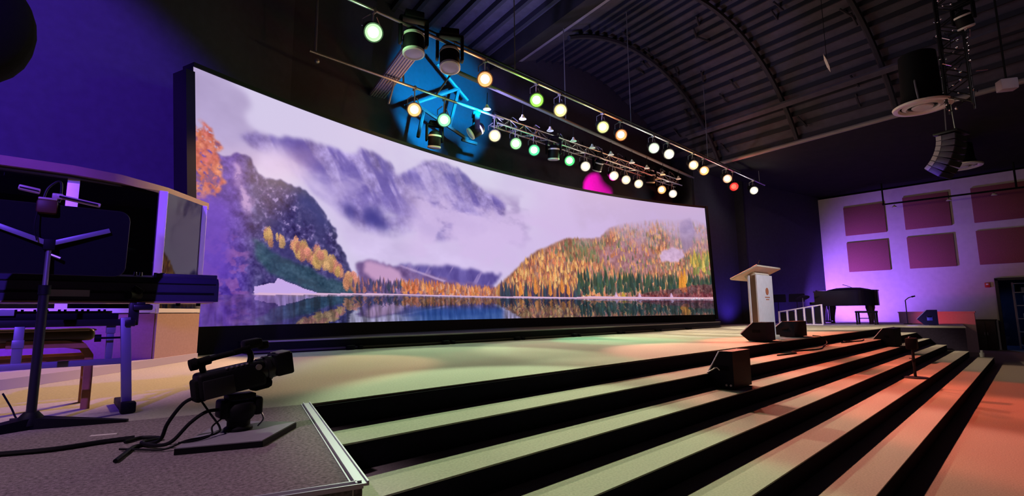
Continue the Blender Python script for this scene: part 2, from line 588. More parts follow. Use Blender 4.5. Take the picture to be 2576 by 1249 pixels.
SHAPES = dict(
    leftcloud=[(-0.002,1.024),(0.039,0.997),(0.052,0.978),(0.056,0.945),(0.049,0.861),(0.059,0.814),(0.085,0.825),(0.058,0.667),(0.026,0.633),(-0.003,0.602)],
    far=[(0.042,0.767),(0.059,0.818),(0.085,0.829),(0.114,0.853),(0.139,0.864),(0.161,0.857),(0.181,0.863),(0.193,0.897),(0.214,0.903),(0.238,0.875),(0.251,0.815),(0.279,0.869),(0.296,0.927),(0.317,0.961),(0.347,0.965),(0.378,0.931),(0.402,0.865),(0.435,0.83),(0.465,0.771),(0.449,0.652),(0.387,0.517),(0.309,0.459),(0.221,0.442),(0.185,0.466),(0.147,0.562),(0.112,0.667),(0.085,0.73)],
    bandA=[(0.058,0.71),(0.069,0.766),(0.092,0.797),(0.106,0.754),(0.127,0.681),(0.158,0.57),(0.174,0.49),(0.221,0.464),(0.287,0.45),(0.377,0.411),(0.469,0.303),(0.416,0.267),(0.3,0.315),(0.219,0.297),(0.178,0.321),(0.165,0.415),(0.147,0.542),(0.122,0.638),(0.093,0.667),(0.071,0.645)],
    dark1=[(0.193,0.543),(0.204,0.592),(0.217,0.611),(0.224,0.555),(0.233,0.491),(0.221,0.479),(0.203,0.507)],
    dark2=[(0.289,0.567),(0.311,0.555),(0.336,0.532),(0.324,0.49),(0.299,0.488)],
    dark3=[(0.168,0.577),(0.178,0.594),(0.183,0.526),(0.174,0.5)],
    leftm=[(-0.007,0.507),(-0.006,0.736),(0.02,0.675),(0.032,0.685),(0.042,0.71),(0.053,0.699),(0.06,0.669),(0.064,0.639),(0.071,0.624),(0.084,0.629),(0.098,0.631),(0.115,0.616),(0.129,0.583),(0.142,0.509),(0.153,0.458),(0.155,0.391),(0.163,0.345),(0.171,0.283),(0.177,0.221),(0.185,0.134),(0.055,0.12),(-0.007,0.114)],
    scree=[(0.038,0.67),(0.043,0.659),(0.046,0.604),(0.051,0.558),(0.057,0.53),(0.054,0.451),(0.047,0.463),(0.042,0.534),(0.038,0.596)],
    meadow=[(0.056,0.361),(0.082,0.295),(0.109,0.264),(0.144,0.214),(0.179,0.181),(0.182,0.138),(0.128,0.14),(0.095,0.182),(0.073,0.215),(0.056,0.294)],
    darkgully=[(0.105,0.367),(0.125,0.358),(0.14,0.327),(0.137,0.297),(0.115,0.317)],
    lefttree=[(-0.006,0.705),(0.001,0.753),(0.009,0.791),(0.015,0.765),(0.023,0.711),(0.029,0.652),(0.028,0.594),(0.021,0.548),(0.014,0.513),(0.018,0.489),(0.004,0.47),(-0.007,0.477)],
    beach=[(0.055,0.158),(0.077,0.179),(0.081,0.2),(0.097,0.177),(0.128,0.14),(0.128,0.125),(0.055,0.119)],
    valley=[(0.178,0.285),(0.201,0.319),(0.245,0.304),(0.285,0.265),(0.335,0.24),(0.424,0.216),(0.431,0.148),(0.176,0.129),(0.185,0.182)],
    farlow=[(0.213,0.27),(0.251,0.306),(0.3,0.32),(0.345,0.332),(0.392,0.314),(0.444,0.298),(0.423,0.21),(0.328,0.222),(0.264,0.261)],
    orangestrip=[(0.252,0.232),(0.278,0.241),(0.32,0.214),(0.374,0.204),(0.434,0.212),(0.433,0.151),(0.251,0.138)],
    hill=[(0.429,0.151),(0.432,0.212),(0.465,0.302),(0.503,0.423),(0.533,0.489),(0.563,0.534),(0.599,0.594),(0.63,0.611),(0.672,0.619),(0.694,0.639),(0.718,0.723),(0.763,0.783),(0.82,0.828),(0.872,0.856),(0.912,0.855),(0.953,0.889),(0.995,0.864),(1.006,0.715),(1.001,0.148)],
    mauve=[(0.68,0.499),(0.726,0.609),(0.793,0.663),(0.846,0.537),(0.831,0.394),(0.785,0.354),(0.699,0.4)],
    rock=[(0.858,0.567),(0.893,0.61),(0.922,0.595),(0.927,0.516),(0.901,0.468),(0.855,0.475)],
    cliff=[(0.921,0.843),(0.953,0.897),(0.965,0.781),(0.954,0.63),(0.929,0.552),(0.919,0.696)],
    green=[(0.632,0.162),(0.641,0.265),(0.686,0.34),(0.74,0.332),(0.807,0.357),(0.875,0.365),(0.944,0.354),(1.008,0.378),(1.002,0.163)],
    shore=[(0.609,0.14),(0.64,0.153),(0.735,0.15),(0.824,0.146),(1.002,0.163),(1.0,0.096),(0.823,0.118),(0.67,0.123)],
    houses=[(0.78,0.172),(0.825,0.208),(0.894,0.232),(0.941,0.27),(1.005,0.281),(1.001,0.155),(0.779,0.152)],
    boats=[(0.891,0.133),(0.938,0.155),(0.972,0.148),(0.973,0.097),(0.902,0.09)],
)


def make_picture():
    """autumn lake below misty mountains, painted row by row with noise; returns linear RGB (NV, NU, 3)"""
    rng = np.random.default_rng(11)
    U, V = np.meshgrid(np.linspace(0, 1, NU), np.linspace(0, 1, NV))
    W, H = 16.5, 3.89

    def vnoise(x, y, seed):
        t = np.random.default_rng(seed).random((256, 256))
        xi, yi = np.floor(x).astype(int), np.floor(y).astype(int)
        fx, fy = x - xi, y - yi
        fx, fy = fx * fx * (3 - 2 * fx), fy * fy * (3 - 2 * fy)
        g = lambda a, b: t[(yi + b) % 256, (xi + a) % 256]
        return (g(0, 0) * (1 - fx) + g(1, 0) * fx) * (1 - fy) + (g(0, 1) * (1 - fx) + g(1, 1) * fx) * fy

    def fbm(sx, sy, seed, octs=5, x=None, y=None):
        x = U * W if x is None else x
        y = V * H if y is None else y
        o, amp, tot = 0, 1, 0
        for k in range(octs):
            o = o + amp * vnoise(x * sx * 2 ** k + 17 * k, y * sy * 2 ** k + 31 * k, seed + k)
            tot += amp
            amp *= 0.55
        return o / tot

    def blur(a, n, it=2):
        for _ in range(it):
            for ax in (0, 1):
                p = [(0, 0), (0, 0)]
                p[ax] = (n + 1, n)
                c = np.cumsum(np.pad(a, p, mode='edge'), axis=ax)
                m = a.shape[ax]
                hi = np.take(c, np.arange(2 * n + 1, 2 * n + 1 + m), axis=ax)
                lo = np.take(c, np.arange(0, m), axis=ax)
                a = (hi - lo) / (2 * n + 1)
        return a

    def inside(poly, jag=0.0, jf=6.0, seed=5):
        x, y = U.copy(), V.copy()
        if jag:
            x = x + (fbm(jf, jf, seed, 4) - 0.5) * jag * 0.3
            y = y + (fbm(jf, jf, seed + 50, 4) - 0.5) * jag
        r = np.zeros(U.shape, bool)
        n = len(poly)
        for i in range(n):
            (x0, y0), (x1, y1) = poly[i], poly[(i + 1) % n]
            if y0 == y1:
                continue
            r ^= ((y0 > y) != (y1 > y)) & (x < (x1 - x0) * (y - y0) / (y1 - y0) + x0)
        return r.astype(float)

    C = lambda r, g, b: np.array([r, g, b], float)
    img = np.zeros((NV, NU, 3))

    def mix(mask, colr):
        nonlocal img
        m = np.clip(mask, 0, 1)[..., None]
        img = img * (1 - m) + colr * m

    sm = lambda a, lo, hi: np.clip((a - lo) / (hi - lo), 0, 1) ** 2 * (3 - 2 * np.clip((a - lo) / (hi - lo), 0, 1))
    P = SHAPES
    # sky
    n1 = fbm(.5, .8, 3)
    img[:] = C(216, 204, 238)
    mix(sm(U, .45, .75), C(213, 188, 236))
    mix(sm(U, .72, .95) * .6, C(196, 170, 214))
    mix(sm(n1, .45, .75) * .35, C(200, 176, 226))
    # upper left cloud
    m = blur(inside(P['leftcloud'], .03), 4)
    mix(m, C(186, 168, 212) + (fbm(1, 1.4, 8)[..., None] - .5) * 40)
    # far mountains
    m = blur(inside(P['far'], .035, 5), 3)
    m = m * sm(V + (fbm(1.3, 2, 19, 4) - .5) * .42 - np.clip(U - .33, 0, 1) * .55, .36, .56) ** .8
    gc = sm(fbm(1.0, 1.7, 18, 4) + .25 * (1 - np.abs(U - .44) / .12) + .1 * (1 - np.abs(V - .66) / .2), .55, .80) * sm(U, .34, .38) * (1 - sm(U, .50, .57)) * sm(V, .42, .52) * (1 - sm(V, .80, .9))
    mix(gc * .75, C(160, 138, 192))
    nz, nf = fbm(1.1, 1.5, 21), fbm(5, 6, 22, 4)
    base = C(142, 122, 190)[None, None] + (nz[..., None] - .5) * 120 + (nf[..., None] - .5) * 80 + (fbm(14, 14, 24, 3)[..., None] - .5) * 40
    mix(m * .95, base)
    streak = sm(fbm(2.2, .9, 25, 4, U * W + V * 2.2, V * H), .50, .66)
    mix(m * streak * .75 * sm(V, .45, .75), C(92, 74, 166))
    mix(m * sm(fbm(.8, 1.6, 27), .56, .74) * .6, C(196, 176, 228))
    for nm, a in (('dark1', .9), ('dark2', .85), ('dark3', .8)):
        mix(blur(inside(P[nm], .05, 4), 7) * a, C(56, 50, 140))
    mix(blur(inside([(.30, .62), (.36, .72), (.42, .64), (.40, .56), (.34, .54)], .08, 3), 14) * .4, C(112, 92, 178))
    # mist
    cm = blur(inside(P['bandA'], .05, 3), 9)
    mix(cm * .96, C(213, 195, 238) + (fbm(1.2, 2.2, 33)[..., None] - .5) * 34)
    cl = sm(fbm(.9, 1.8, 35), .40, .62) * sm(V, .27, .40) * (1 - sm(V, .68, .86)) * sm(U, .235, .30) * (1 - sm(U, .62, .74))
    mix(cl * .85, C(216, 192, 238))
    mix(blur(inside([(.26, .50), (.40, .62), (.52, .66), (.62, .60), (.60, .52), (.48, .36), (.36, .40)], .1, 2.5), 22) * .65, C(214, 190, 238))
    mix(sm(U, .48, .58) * (1 - sm(U, .70, .82)) * sm(V, .4, .75) * .6, C(212, 186, 232))
    # hills at the valley head
    m = blur(inside(P['farlow'], .05, 6), 3)
    mix(m * .95, C(86, 72, 152) + (fbm(4, 2, 41, 4)[..., None] - .5) * 70)
    mix(m * sm(fbm(7, 1.2, 44, 3, U * W - V * 3, V * H), .6, .72) * .6, C(176, 150, 206))
    m = blur(inside(P['valley'], .04, 6), 2)
    mix(m, C(120, 92, 150) + (fbm(5, 5, 46, 4)[..., None] - .5) * 90)
    mix(m * blur(inside([(.19, .31), (.24, .30), (.262, .20), (.245, .16), (.2, .22)], .04), 3), C(200, 156, 200))
    mix(blur(inside([(.245, .305), (.252, .305), (.33, .235), (.325, .225)]), 1) * .9, C(196, 168, 214))
    # near mountain on the left
    lm = blur(inside(P['leftm'], .03, 7), 1)
    t1, t2 = fbm(3.2, 3.2, 51, 5), fbm(9, 9, 53, 4)
    t3 = fbm(22, 22, 55, 3)
    base = C(70, 60, 122)[None, None] + (t1[..., None] - .5) * 100 + (t2[..., None] - .5) * 90 + (t3[..., None] - .5) * 70
    mix(lm, base)
    mix(lm * sm(U, -.02, .0) * (1 - sm(U, .035, .06)) * .8, C(84, 50, 172) + (t2[..., None] - .5) * 70 + (t3[..., None] - .5) * 60)
    mix(lm * sm(t2 * .6 + t3 * .4, .56, .66) * sm(V, .25, .45) * sm(U, .05, .07) * .85, C(164, 144, 200))
    mix(lm * sm(t1, .54, .66) * .65 * sm(U, .05, .07), C(40, 38, 96))
    ridge = lm - blur(lm, 9)
    mix(np.clip(ridge, 0, .5) * 1.2 * lm * sm(U, .06, .08), C(78, 80, 112))
    mix(lm * blur(inside(P['scree'], .05, 9), 2) * (.55 + .45 * sm(t2, .42, .56)), C(186, 152, 208))
    mix(blur(inside(P['darkgully'], .05, 6), 3) * .8, C(40, 40, 100))
    mix(lm * blur(inside([(.10, .60), (.13, .57), (.15, .46), (.145, .44), (.118, .52)], .05, 5), 5) * .6, C(60, 62, 130))
    md = blur(inside(P['meadow'], .03, 6), 2)
    mix(md, C(44, 72, 96) + (fbm(4, 8, 57, 4, U * W - V * 4, V * H + U * 8)[..., None] - .5) * 70 + (t3[..., None] - .5) * 40)
    mix(md * sm(fbm(2, 4, 58), .55, .7) * .6, C(44, 62, 84))
    # larch on the left edge
    lt = blur(inside(P['lefttree'], .09, 9), 1)
    ft = fbm(9, 12, 61, 4, U * W + V * 3, V * H)
    mix(lt * sm(ft * .6 + fbm(20, 20, 62, 3) * .4, .30, .46), C(208, 112, 92)[None, None] + (fbm(5, 5, 63, 3)[..., None] - .5) * np.array([50, 90, 30.]) + (t3[..., None] - .5) * 70)
    mix(lt * sm(fbm(3, 3, 64), .55, .66) * .8, C(214, 92, 112))
    mix(lt * sm(fbm(8, 5, 65), .60, .70) * .8, C(112, 66, 124))
    lo = sm(U, -.01, 0) * (1 - sm(U, .045, .056)) * sm(V, .115, .13) * (1 - sm(V, .30, .42)) * sm(fbm(7, 9, 66, 4), .5, .6)
    mix(lo * .55, C(160, 96, 166))
    mix((1 - sm(U, .022, .04)) * sm(V, .14, .22) * (1 - sm(V, .46, .54)) * .8, C(94, 54, 190))

    def tree(u, v, h, w, colr, a=1.0):
        """one ragged spire: foot at (u, v), height h, half width w (in v and u units)"""
        j0, j1 = int(max(0, (u - w) * NU)), int(min(NU, (u + w) * NU + 2))
        i0, i1 = int(max(0, v * NV)), int(min(NV, (v + h) * NV + 1))
        if j1 <= j0 or i1 <= i0:
            return
        uu, vv = U[i0:i1, j0:j1], V[i0:i1, j0:j1]
        t = (vv - v) / h
        prof = w * np.clip((1 - t), 0, 1) ** .75 * np.clip(.35 + t * 5, 0, 1)
        d = np.clip((prof - np.abs(uu - u)) / (w * .35) + .4, 0, 1) * a
        sh = 1 + np.clip((uu - u) / w, -1, 1) * .16 + (rng.random(uu.shape) - .5) * .25
        d = d[..., None]
        img[i0:i1, j0:j1] = img[i0:i1, j0:j1] * (1 - d) + np.clip(colr * sh[..., None], 0, 255) * d

    def pick(pal):
        return np.array(pal[rng.integers(len(pal))], float) * rng.uniform(.82, 1.15)

    def bush(u, v, rx, ry, colr, a=1.0):
        j0, j1 = int(max(0, (u - rx) * NU)), int(min(NU, (u + rx) * NU + 2))
        i0, i1 = int(max(0, (v - ry) * NV)), int(min(NV, (v + ry) * NV + 2))
        if j1 <= j0 or i1 <= i0:
            return
        uu, vv = (U[i0:i1, j0:j1] - u) / rx, (V[i0:i1, j0:j1] - v) / ry
        rr_ = uu ** 2 + vv ** 2 + (rng.random(uu.shape) - .5) * .7
        d = (np.clip((1 - rr_) * 2, 0, 1) * a)[..., None]
        sh = 1 + vv * .14 + (rng.random(uu.shape) - .5) * .3
        img[i0:i1, j0:j1] = img[i0:i1, j0:j1] * (1 - d) + np.clip(colr * sh[..., None], 0, 255) * d

    inp = lambda poly, u, v: sum(((y0 > v) != (y1 > v)) and (u < (x1 - x0) * (v - y0) / (y1 - y0) + x0)
                                 for (x0, y0), (x1, y1) in zip(poly, poly[1:] + poly[:1])) % 2 == 1
    # yellow larches along the meadow
    for u, v, h, w in ((.072, .335, .10, .006), (.085, .33, .09, .005), (.105, .285, .13, .010), (.112, .28, .12, .009), (.128, .262, .13, .010),
                       (.136, .255, .12, .009), (.148, .222, .12, .010), (.156, .225, .09, .007), (.170, .165, .12, .010), (.178, .16, .09, .007)):
        for k in range(9):
            bush(u + rng.normal(0, w * .4), v + h * rng.uniform(.15, .6), w * rng.uniform(.3, .7), h * rng.uniform(.18, .34), pick([(200, 156, 110), (206, 138, 104), (186, 146, 92), (196, 122, 108)]), .9)
    for k in range(120):
        u = rng.uniform(.175, .26)
        tree(u, .14 + rng.uniform(0, .05), rng.uniform(.03, .06), .0025, pick([(70, 60, 110), (60, 70, 100), (180, 110, 100), (90, 70, 120)]), .8)
    # orange strip on the far shore
    ob = [q for q in P['orangestrip']]
    for k in range(420):
        u = rng.uniform(.25, .435)
        top = .235 if u < .29 else .235 - (u - .29) * .25 if u < .37 else .212
        v = rng.uniform(.142, max(.146, top - .035))
        tree(u, v, rng.uniform(.03, .05), .0028, pick([(224, 130, 74), (232, 150, 92), (196, 104, 70), (206, 150, 130), (150, 96, 100)]), .85)
    # hill on the right
    hm = blur(inside(P['hill'], .02, 8), 2)
    fade = 1 - sm(V, .60, .84)
    mix(hm * (.15 + .85 * fade), C(158, 108, 92) + (fbm(9, 6, 71, 4)[..., None] - .5) * 110)
    mix(hm * blur(inside(P['mauve'], .06, 5), 8) * .8, C(176, 124, 140) + (fbm(9, 9, 73, 4)[..., None] - .5) * 90)
    pts = []
    while len(pts) < 2600:
        u, v = rng.uniform(.43, 1.0), rng.uniform(.145, .86)
        if inp(P['hill'], u, v + .035):
            pts.append((u, v))
    pts.sort(key=lambda q: -q[1])
    OR = [(234, 170, 104), (244, 188, 122), (222, 140, 92), (230, 158, 92), (206, 118, 86), (150, 88, 84)]
    UP = [(222, 136, 98), (228, 156, 110), (104, 112, 90), (146, 130, 104), (190, 118, 106), (232, 168, 106), (178, 126, 126)]
    for u, v in pts:
        if inp(P['mauve'], u, v) and rng.random() < .62:
            continue
        if inp(P['cliff'], u, v):
            continue
        up_ = v > .47 or u > .66
        pal = UP if up_ else OR
        if .60 < u < .68 and v > .42:
            pal = [(110, 116, 84), (136, 130, 92), (168, 124, 88)]
        a = .92 * (1 - .8 * float(np.clip((v - .60) / .26, 0, 1)))
        tree(u, v, rng.uniform(.032, .062), rng.uniform(.0022, .0040), pick(pal), a)
    mix(blur(inside(P['cliff'], .04, 6), 3) * .6, C(128, 112, 166))
    mix(blur(inside(P['rock'], .06, 8), 2), C(214, 178, 212) + (t2[..., None] - .5) * 50)
    mix(sm(V + (fbm(1.5, 2.5, 78) - .5) * .4, .64, .92) * sm(U, .60, .66) * .75, C(202, 178, 218))
    mix(sm(V, .50, .62) * hm * .35 * sm(fbm(1.2, 2, 77), .4, .6), C(196, 168, 204))
    # dark foot of the hill, dark and bright spires
    for k in range(150):
        u = rng.uniform(.435, .63)
        tree(u, .146, rng.uniform(.05, .12), .0032, pick([(60, 52, 78), (48, 62, 82), (70, 48, 92), (52, 76, 84), (200, 120, 72)]), .85)
    for k in range(330):
        u = rng.uniform(.625, 1.0)
        v = rng.uniform(.16, .30)
        tree(u, v, rng.uniform(.06, .11), rng.uniform(.003, .005), pick([(50, 74, 62), (42, 62, 58), (66, 90, 66), (80, 88, 74), (56, 82, 78)]), .92)
    for u, v, h in ((.485, .16, .1), (.52, .17, .12), (.555, .16, .12), (.60, .17, .10), (.585, .18, .12)):
        tree(u, v, h, .006, C(232, 140, 64), .9)
    for k in range(14):
        tree(.918 + rng.normal(0, .004), .20 + rng.uniform(0, .08), .17 * rng.uniform(.6, 1), .006, pick([(230, 140, 54), (236, 156, 60), (220, 120, 50)]), .95)
    for k in range(40):
        u = rng.uniform(.945, 1.0)
        tree(u, rng.uniform(.36, .52), .10, .005, pick([(216, 176, 84), (226, 190, 104), (150, 150, 84), (120, 130, 80)]), .9)
    # shore, houses, boats
    vs = .122 + .017 * sm(U, 0, .25) + .004 * U
    mix(inside(P['beach'], .01), C(202, 172, 236))
    for k in range(150):
        u = rng.uniform(.78, 1.0)
        tree(u, .148, rng.uniform(.02, .07) * (u - .6) * 2.6, .004, pick([(130, 60, 66), (104, 48, 62), (160, 76, 70), (70, 44, 58)]), .9)
    mix(blur(inside(P['houses'], .02, 8), 1) * .6, C(128, 58, 72) + (fbm(12, 14, 81, 3)[..., None] - .5) * 150)
    for u in (.725, .79, .88):
        tree(u, .15, .05, .006, C(222, 180, 220), .9)
    tree(.745, .15, .05, .008, C(200, 160, 60), .9)
    shore_w = .004 + .010 * sm(U, .60, .66)
    mix((np.abs(V - vs - .004) < shore_w) * 1.0 * sm(U, .05, .06), C(222, 182, 216))
    mix(inside(P['shore'], .01) * .9, C(232, 176, 188))
    mix(inside(P['boats'], .02, 12) * sm(fbm(20, 20, 83, 2), .35, .5), C(238, 222, 240))
    # water: the picture above the shore line mirrored, darker and streaked
    rows = np.clip(((2 * vs - V) * (NV - 1)), 0, NV - 1)
    jit = (fbm(2, 26, 91, 3) - .5) * 10
    cols = np.clip(np.arange(NU)[None] + jit, 0, NU - 1).astype(int)
    # the reflection is stretched a little so that the steep hill shows in it
    rows = np.clip((vs + (vs - V) * 1.55) * (NV - 1), 0, NV - 1).astype(int)
    refl = img[rows, cols]
    blue = C(34, 66, 122)
    k = .60 - .14 * sm(U, .45, .55) + .2 * sm(fbm(3, 20, 93, 3), .5, .6)
    wat = refl * .72 + blue * .20
    wat = wat * (.84 + (fbm(16, 3, 95, 3)[..., None] - .5) * .9)
    far_blue = sm(U, .22, .30) * (1 - sm(U, .435, .45)) * (1 - sm(V, .05, .09))
    mix((V < vs) * 1.0, wat)
    mix((V < vs) * far_blue * .8, C(34, 76, 150) + (fbm(14, 3, 97, 3)[..., None] - .5) * 50)
    pu = (1 - sm(U, .05, .12)) * (V < vs)
    mix(pu * .45, C(126, 76, 176) + (t2[..., None] - .5) * 120)
    # pink spill just below the magenta lamp comes from the lamp itself
    # the wide screen is tinted violet on the whole, more so at the left
    img2 = np.clip(img, 0, 255) / 255
    return np.where(img2 <= .04045, img2 / 12.92, ((img2 + .055) / 1.055) ** 2.4)


def build_screen():
    root = thing('led_screen', 'huge curved LED screen showing a misty mountain lake in autumn', 'screen', (0, 0, 0))
    pic = make_picture()
    u = np.linspace(0, 1, NU)
    v = np.linspace(0, 1, NV)
    a = -S_HA + 2 * S_HA * u
    co = np.zeros((NV, NU, 3))
    co[..., 0] = (S_CX + S_R * np.sin(a))[None] + S_SH * (1 - v)[:, None]
    co[..., 1] = (S_CY + S_R * np.cos(a))[None]
    co[..., 2] = (S_ZB + (S_ZT - S_ZB) * v)[:, None]
    idx = np.arange(NV * NU).reshape(NV, NU)
    quads = np.stack([idx[:-1, :-1], idx[:-1, 1:], idx[1:, 1:], idx[1:, :-1]], -1).reshape(-1, 4)
    me = bpy.data.meshes.new('display')
    me.vertices.add(NV * NU)
    me.vertices.foreach_set('co', co.ravel())
    me.loops.add(quads.size)
    me.loops.foreach_set('vertex_index', quads.ravel().astype(np.int32))
    me.polygons.add(len(quads))
    me.polygons.foreach_set('loop_start', np.arange(0, quads.size, 4, dtype=np.int32))
    me.polygons.foreach_set('use_smooth', np.ones(len(quads), bool))
    me.update(calc_edges=True)
    at = me.color_attributes.new('picture', 'FLOAT_COLOR', 'POINT')
    rgba = np.ones((NV * NU, 4), np.float32)
    rgba[:, :3] = pic.reshape(-1, 3)
    at.data.foreach_set('color', rgba.ravel())
    m = bpy.data.materials.new('led_picture')
    m.use_nodes = True
    nt = m.node_tree
    b = nt.nodes['Principled BSDF']
    b.inputs['Base Color'].default_value = (0.01, 0.01, 0.01, 1)
    b.inputs['Roughness'].default_value = 0.55
    an = nt.nodes.new('ShaderNodeAttribute')
    an.attribute_name = 'picture'
    nt.links.new(an.outputs['Color'], b.inputs['Emission Color'])
    b.inputs['Emission Strength'].default_value = SCREEN_STRENGTH
    m.cycles.emission_sampling = 'NONE'
    me.materials.append(m)
    o = bpy.data.objects.new('display', me)
    COL.objects.link(o)
    o.parent = root
    # cabinet behind the display
    K = 48
    mb = MB()
    for i in range(K):
        ua, ub = i / K, (i + 1) / K
        f = lambda q, v_, off: Vector(scr(q, v_, off))
        mb.hexa([f(ua, 0, -.02), f(ub, 0, -.02), f(ub, 0, -.28), f(ua, 0, -.28)], [f(ua, 1, -.02), f(ub, 1, -.02), f(ub, 1, -.28), f(ua, 1, -.28)])
    mb.build('cabinet', 'black', root)
    # frame
    mb = MB()
    for i in range(K):
        ua, ub = i / K, (i + 1) / K
        f = lambda q, z, off: Vector(scr(q, (z - S_ZB) / (S_ZT - S_ZB), off))
        mb.hexa([f(ua, S_ZT + .004, .02), f(ub, S_ZT + .004, .02), f(ub, S_ZT + .004, -.28), f(ua, S_ZT + .004, -.28)],
                [f(ua, S_ZT + .07, .02), f(ub, S_ZT + .07, .02), f(ub, S_ZT + .07, -.28), f(ua, S_ZT + .07, -.28)])
    mb.build('top_frame', 'black', root)
    for q0, q1 in ((-.0085, -.0006), (1.0006, 1.006)):
        mb = MB()
        f = lambda q, z, off: Vector(scr(q, (z - S_ZB) / (S_ZT - S_ZB), off))
        z0, z1 = 1.25, 5.2 if q0 < 0 else 5.37
        mb.hexa([f(q0, z0, .06), f(q1, z0, .06), f(q1, z0, -.28), f(q0, z0, -.28)], [f(q0, z1, .06), f(q1, z1, .06), f(q1, z1, -.28), f(q0, z1, -.28)])
        mb.build('side_frame', 'black', root)
    mb = MB()
    for i in range(K):
        ua, ub = i / K, (i + 1) / K
        f = lambda q, z, off: Vector(scr(q, (z - S_ZB) / (S_ZT - S_ZB), off))
        mb.hexa([f(ua, 1.0, .01), f(ub, 1.0, .01), f(ub, 1.0, -.28), f(ua, 1.0, -.28)],
                [f(ua, S_ZB - .004, .01), f(ub, S_ZB - .004, .01), f(ub, S_ZB - .004, -.28), f(ua, S_ZB - .004, -.28)])
    mb.build('base_frame', 'black', root)

    # plinth in front of the screen
    p = thing('screen_plinth', 'long low black plinth with pale edge strip under the screen', 'plinth', (0, 0, 0))
    xs = [2.15, 5, 9, 13, 16.6]
    ys = [8.0, 7.72, 7.62, 7.64, 7.75]
    mb = MB()
    back = [scr((x - 1.6) / 16.15, 0, .06)[1] for x in xs]
    mb.prism([*zip(xs, ys), *list(zip(xs, back))[::-1]], ZS + .001, 1.175)
    mb.build('body', 'black', p)
    for z, dy, t, m_ in ((1.18, -.012, .022, 'alu_dim'), (1.035, -.03, .03, 'duct_dim')):
        mb = MB()
        for (xa, ya), (xb, yb) in zip(zip(xs, ys), list(zip(xs, ys))[1:]):
            mb.hexa([(xa, ya + dy, z - t / 2), (xb, yb + dy, z - t / 2), (xb, yb + .05, z - t / 2), (xa, ya + .05, z - t / 2)],
                    [(xa, ya + dy, z + t / 2), (xb, yb + dy, z + t / 2), (xb, yb + .05, z + t / 2), (xa, ya + .05, z + t / 2)])
        mb.build('edge_strip', m_, p)
    for k in range(7):
        x = 3.6 + k * 1.75
        y = float(np.interp(x, xs, ys)) - .075
        q = thing('floor_junction_box', 'small black box pair on the floor before the screen plinth', 'junction box', (x, y, ZS), 0, 'boxes along the screen plinth')
        MB().box((0, 0, .035), (.13, .08, .07), bev=.008).build('case', 'black', q)
        MB().box((.17, .0, .03), (.07, .07, .06), bev=.008).build('case', 'black', q)


SCREEN_STRENGTH = 0.94
M['alu_dim'] = mat('plinth_edge', (0.35, 0.32, 0.34), 0.5)
M['duct_dim'] = mat('plinth_toe', (0.10, 0.085, 0.09), 0.7)
build_screen()
# ------------------------------------------------------------------ glass that also mirrors
def pane_material():
    m = bpy.data.materials.new('booth_pane')
    m.use_nodes = True
    nt = m.node_tree
    nt.nodes.remove(nt.nodes['Principled BSDF'])
    out = nt.nodes['Material Output']
    tr = nt.nodes.new('ShaderNodeBsdfTransparent')
    tr.inputs[0].default_value = (0.72, 0.72, 0.78, 1)
    gl = nt.nodes.new('ShaderNodeBsdfGlossy')
    gl.inputs['Roughness'].default_value = 0.015
    fr = nt.nodes.new('ShaderNodeFresnel')
    fr.inputs['IOR'].default_value = 2.0
    mx = nt.nodes.new('ShaderNodeMixShader')
    nt.links.new(fr.outputs[0], mx.inputs[0])
    nt.links.new(tr.outputs[0], mx.inputs[1])
    nt.links.new(gl.outputs[0], mx.inputs[2])
    nt.links.new(mx.outputs[0], out.inputs['Surface'])
    return m


M['pane'] = pane_material()

# ------------------------------------------------------------------ glazed booth
booth = thing('isolation_booth', 'glazed corner booth with white posts and an overhanging dark roof', 'booth', (0, 0, 0))
L0, L1, L2, L3 = (-1.7, 6.95), (0.07, 7.0), (0.88, 7.1), (1.42, 7.73)
ZB_, ZG = 1.60, 3.05


def seg_box(mbx, a, b, z0, z1, t, ext=0.0):
    a, b = Vector((*a, 0)), Vector((*b, 0))
    d = (b - a)
    L = d.length
    mid = (a + b) / 2
    mbx.box((mid.x, mid.y, (z0 + z1) / 2), (L + ext, t, z1 - z0), rot=(0, 0, math.atan2(d.y, d.x)))


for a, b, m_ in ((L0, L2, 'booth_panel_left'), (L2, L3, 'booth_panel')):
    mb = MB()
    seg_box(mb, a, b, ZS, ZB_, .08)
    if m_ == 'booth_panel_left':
        M[m_] = mat('booth_fabric_shaded', (0.26, 0.11, 0.22), 0.85, noise=0.08, nscale=40)  # same fabric, with its purple shade put into the colour
        mb.build('base_panel', m_, booth, 'base panel coloured mauve for its purple shade')
    else:
        mb.build('base_panel', m_, booth, 'pinkish base panel')
for a, b in ((L0, L1), (L1, L2), (L2, L3)):
    mb = MB()
    seg_box(mb, a, b, ZB_ + .01, ZB_ + .06, .09)
    mb.build('sill', 'booth_frame', booth)
    mb = MB()
    seg_box(mb, a, b, ZB_ + .06, ZG, .012)
    mb.build('pane', 'pane', booth)
for p, wd in ((L1, .10), (L2, .085), (L3, .07)):
    MB().box((p[0], p[1], (ZB_ + ZG) / 2), (wd, .07, ZG - ZB_), bev=.006).build('post', 'booth_frame', booth)
mb = MB()
rf = [(-2.0, 6.82), (0.05, 6.84), (0.46, 6.96), (0.95, 7.32), (1.53, 8.0), (1.30, 8.35), (-2.0, 8.35)]
mb.prism(rf, ZG + .005, ZG + .10)
mb.build('roof', 'booth_roof', booth)
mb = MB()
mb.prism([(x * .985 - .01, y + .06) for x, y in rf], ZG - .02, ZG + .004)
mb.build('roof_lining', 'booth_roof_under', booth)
mb = MB()
seg_box(mb, (-1.7, 8.3), (1.28, 8.3), ZS, ZG - .02, .06)
seg_box(mb, (1.42, 7.75), (1.28, 8.3), ZS, ZG - .02, .05)
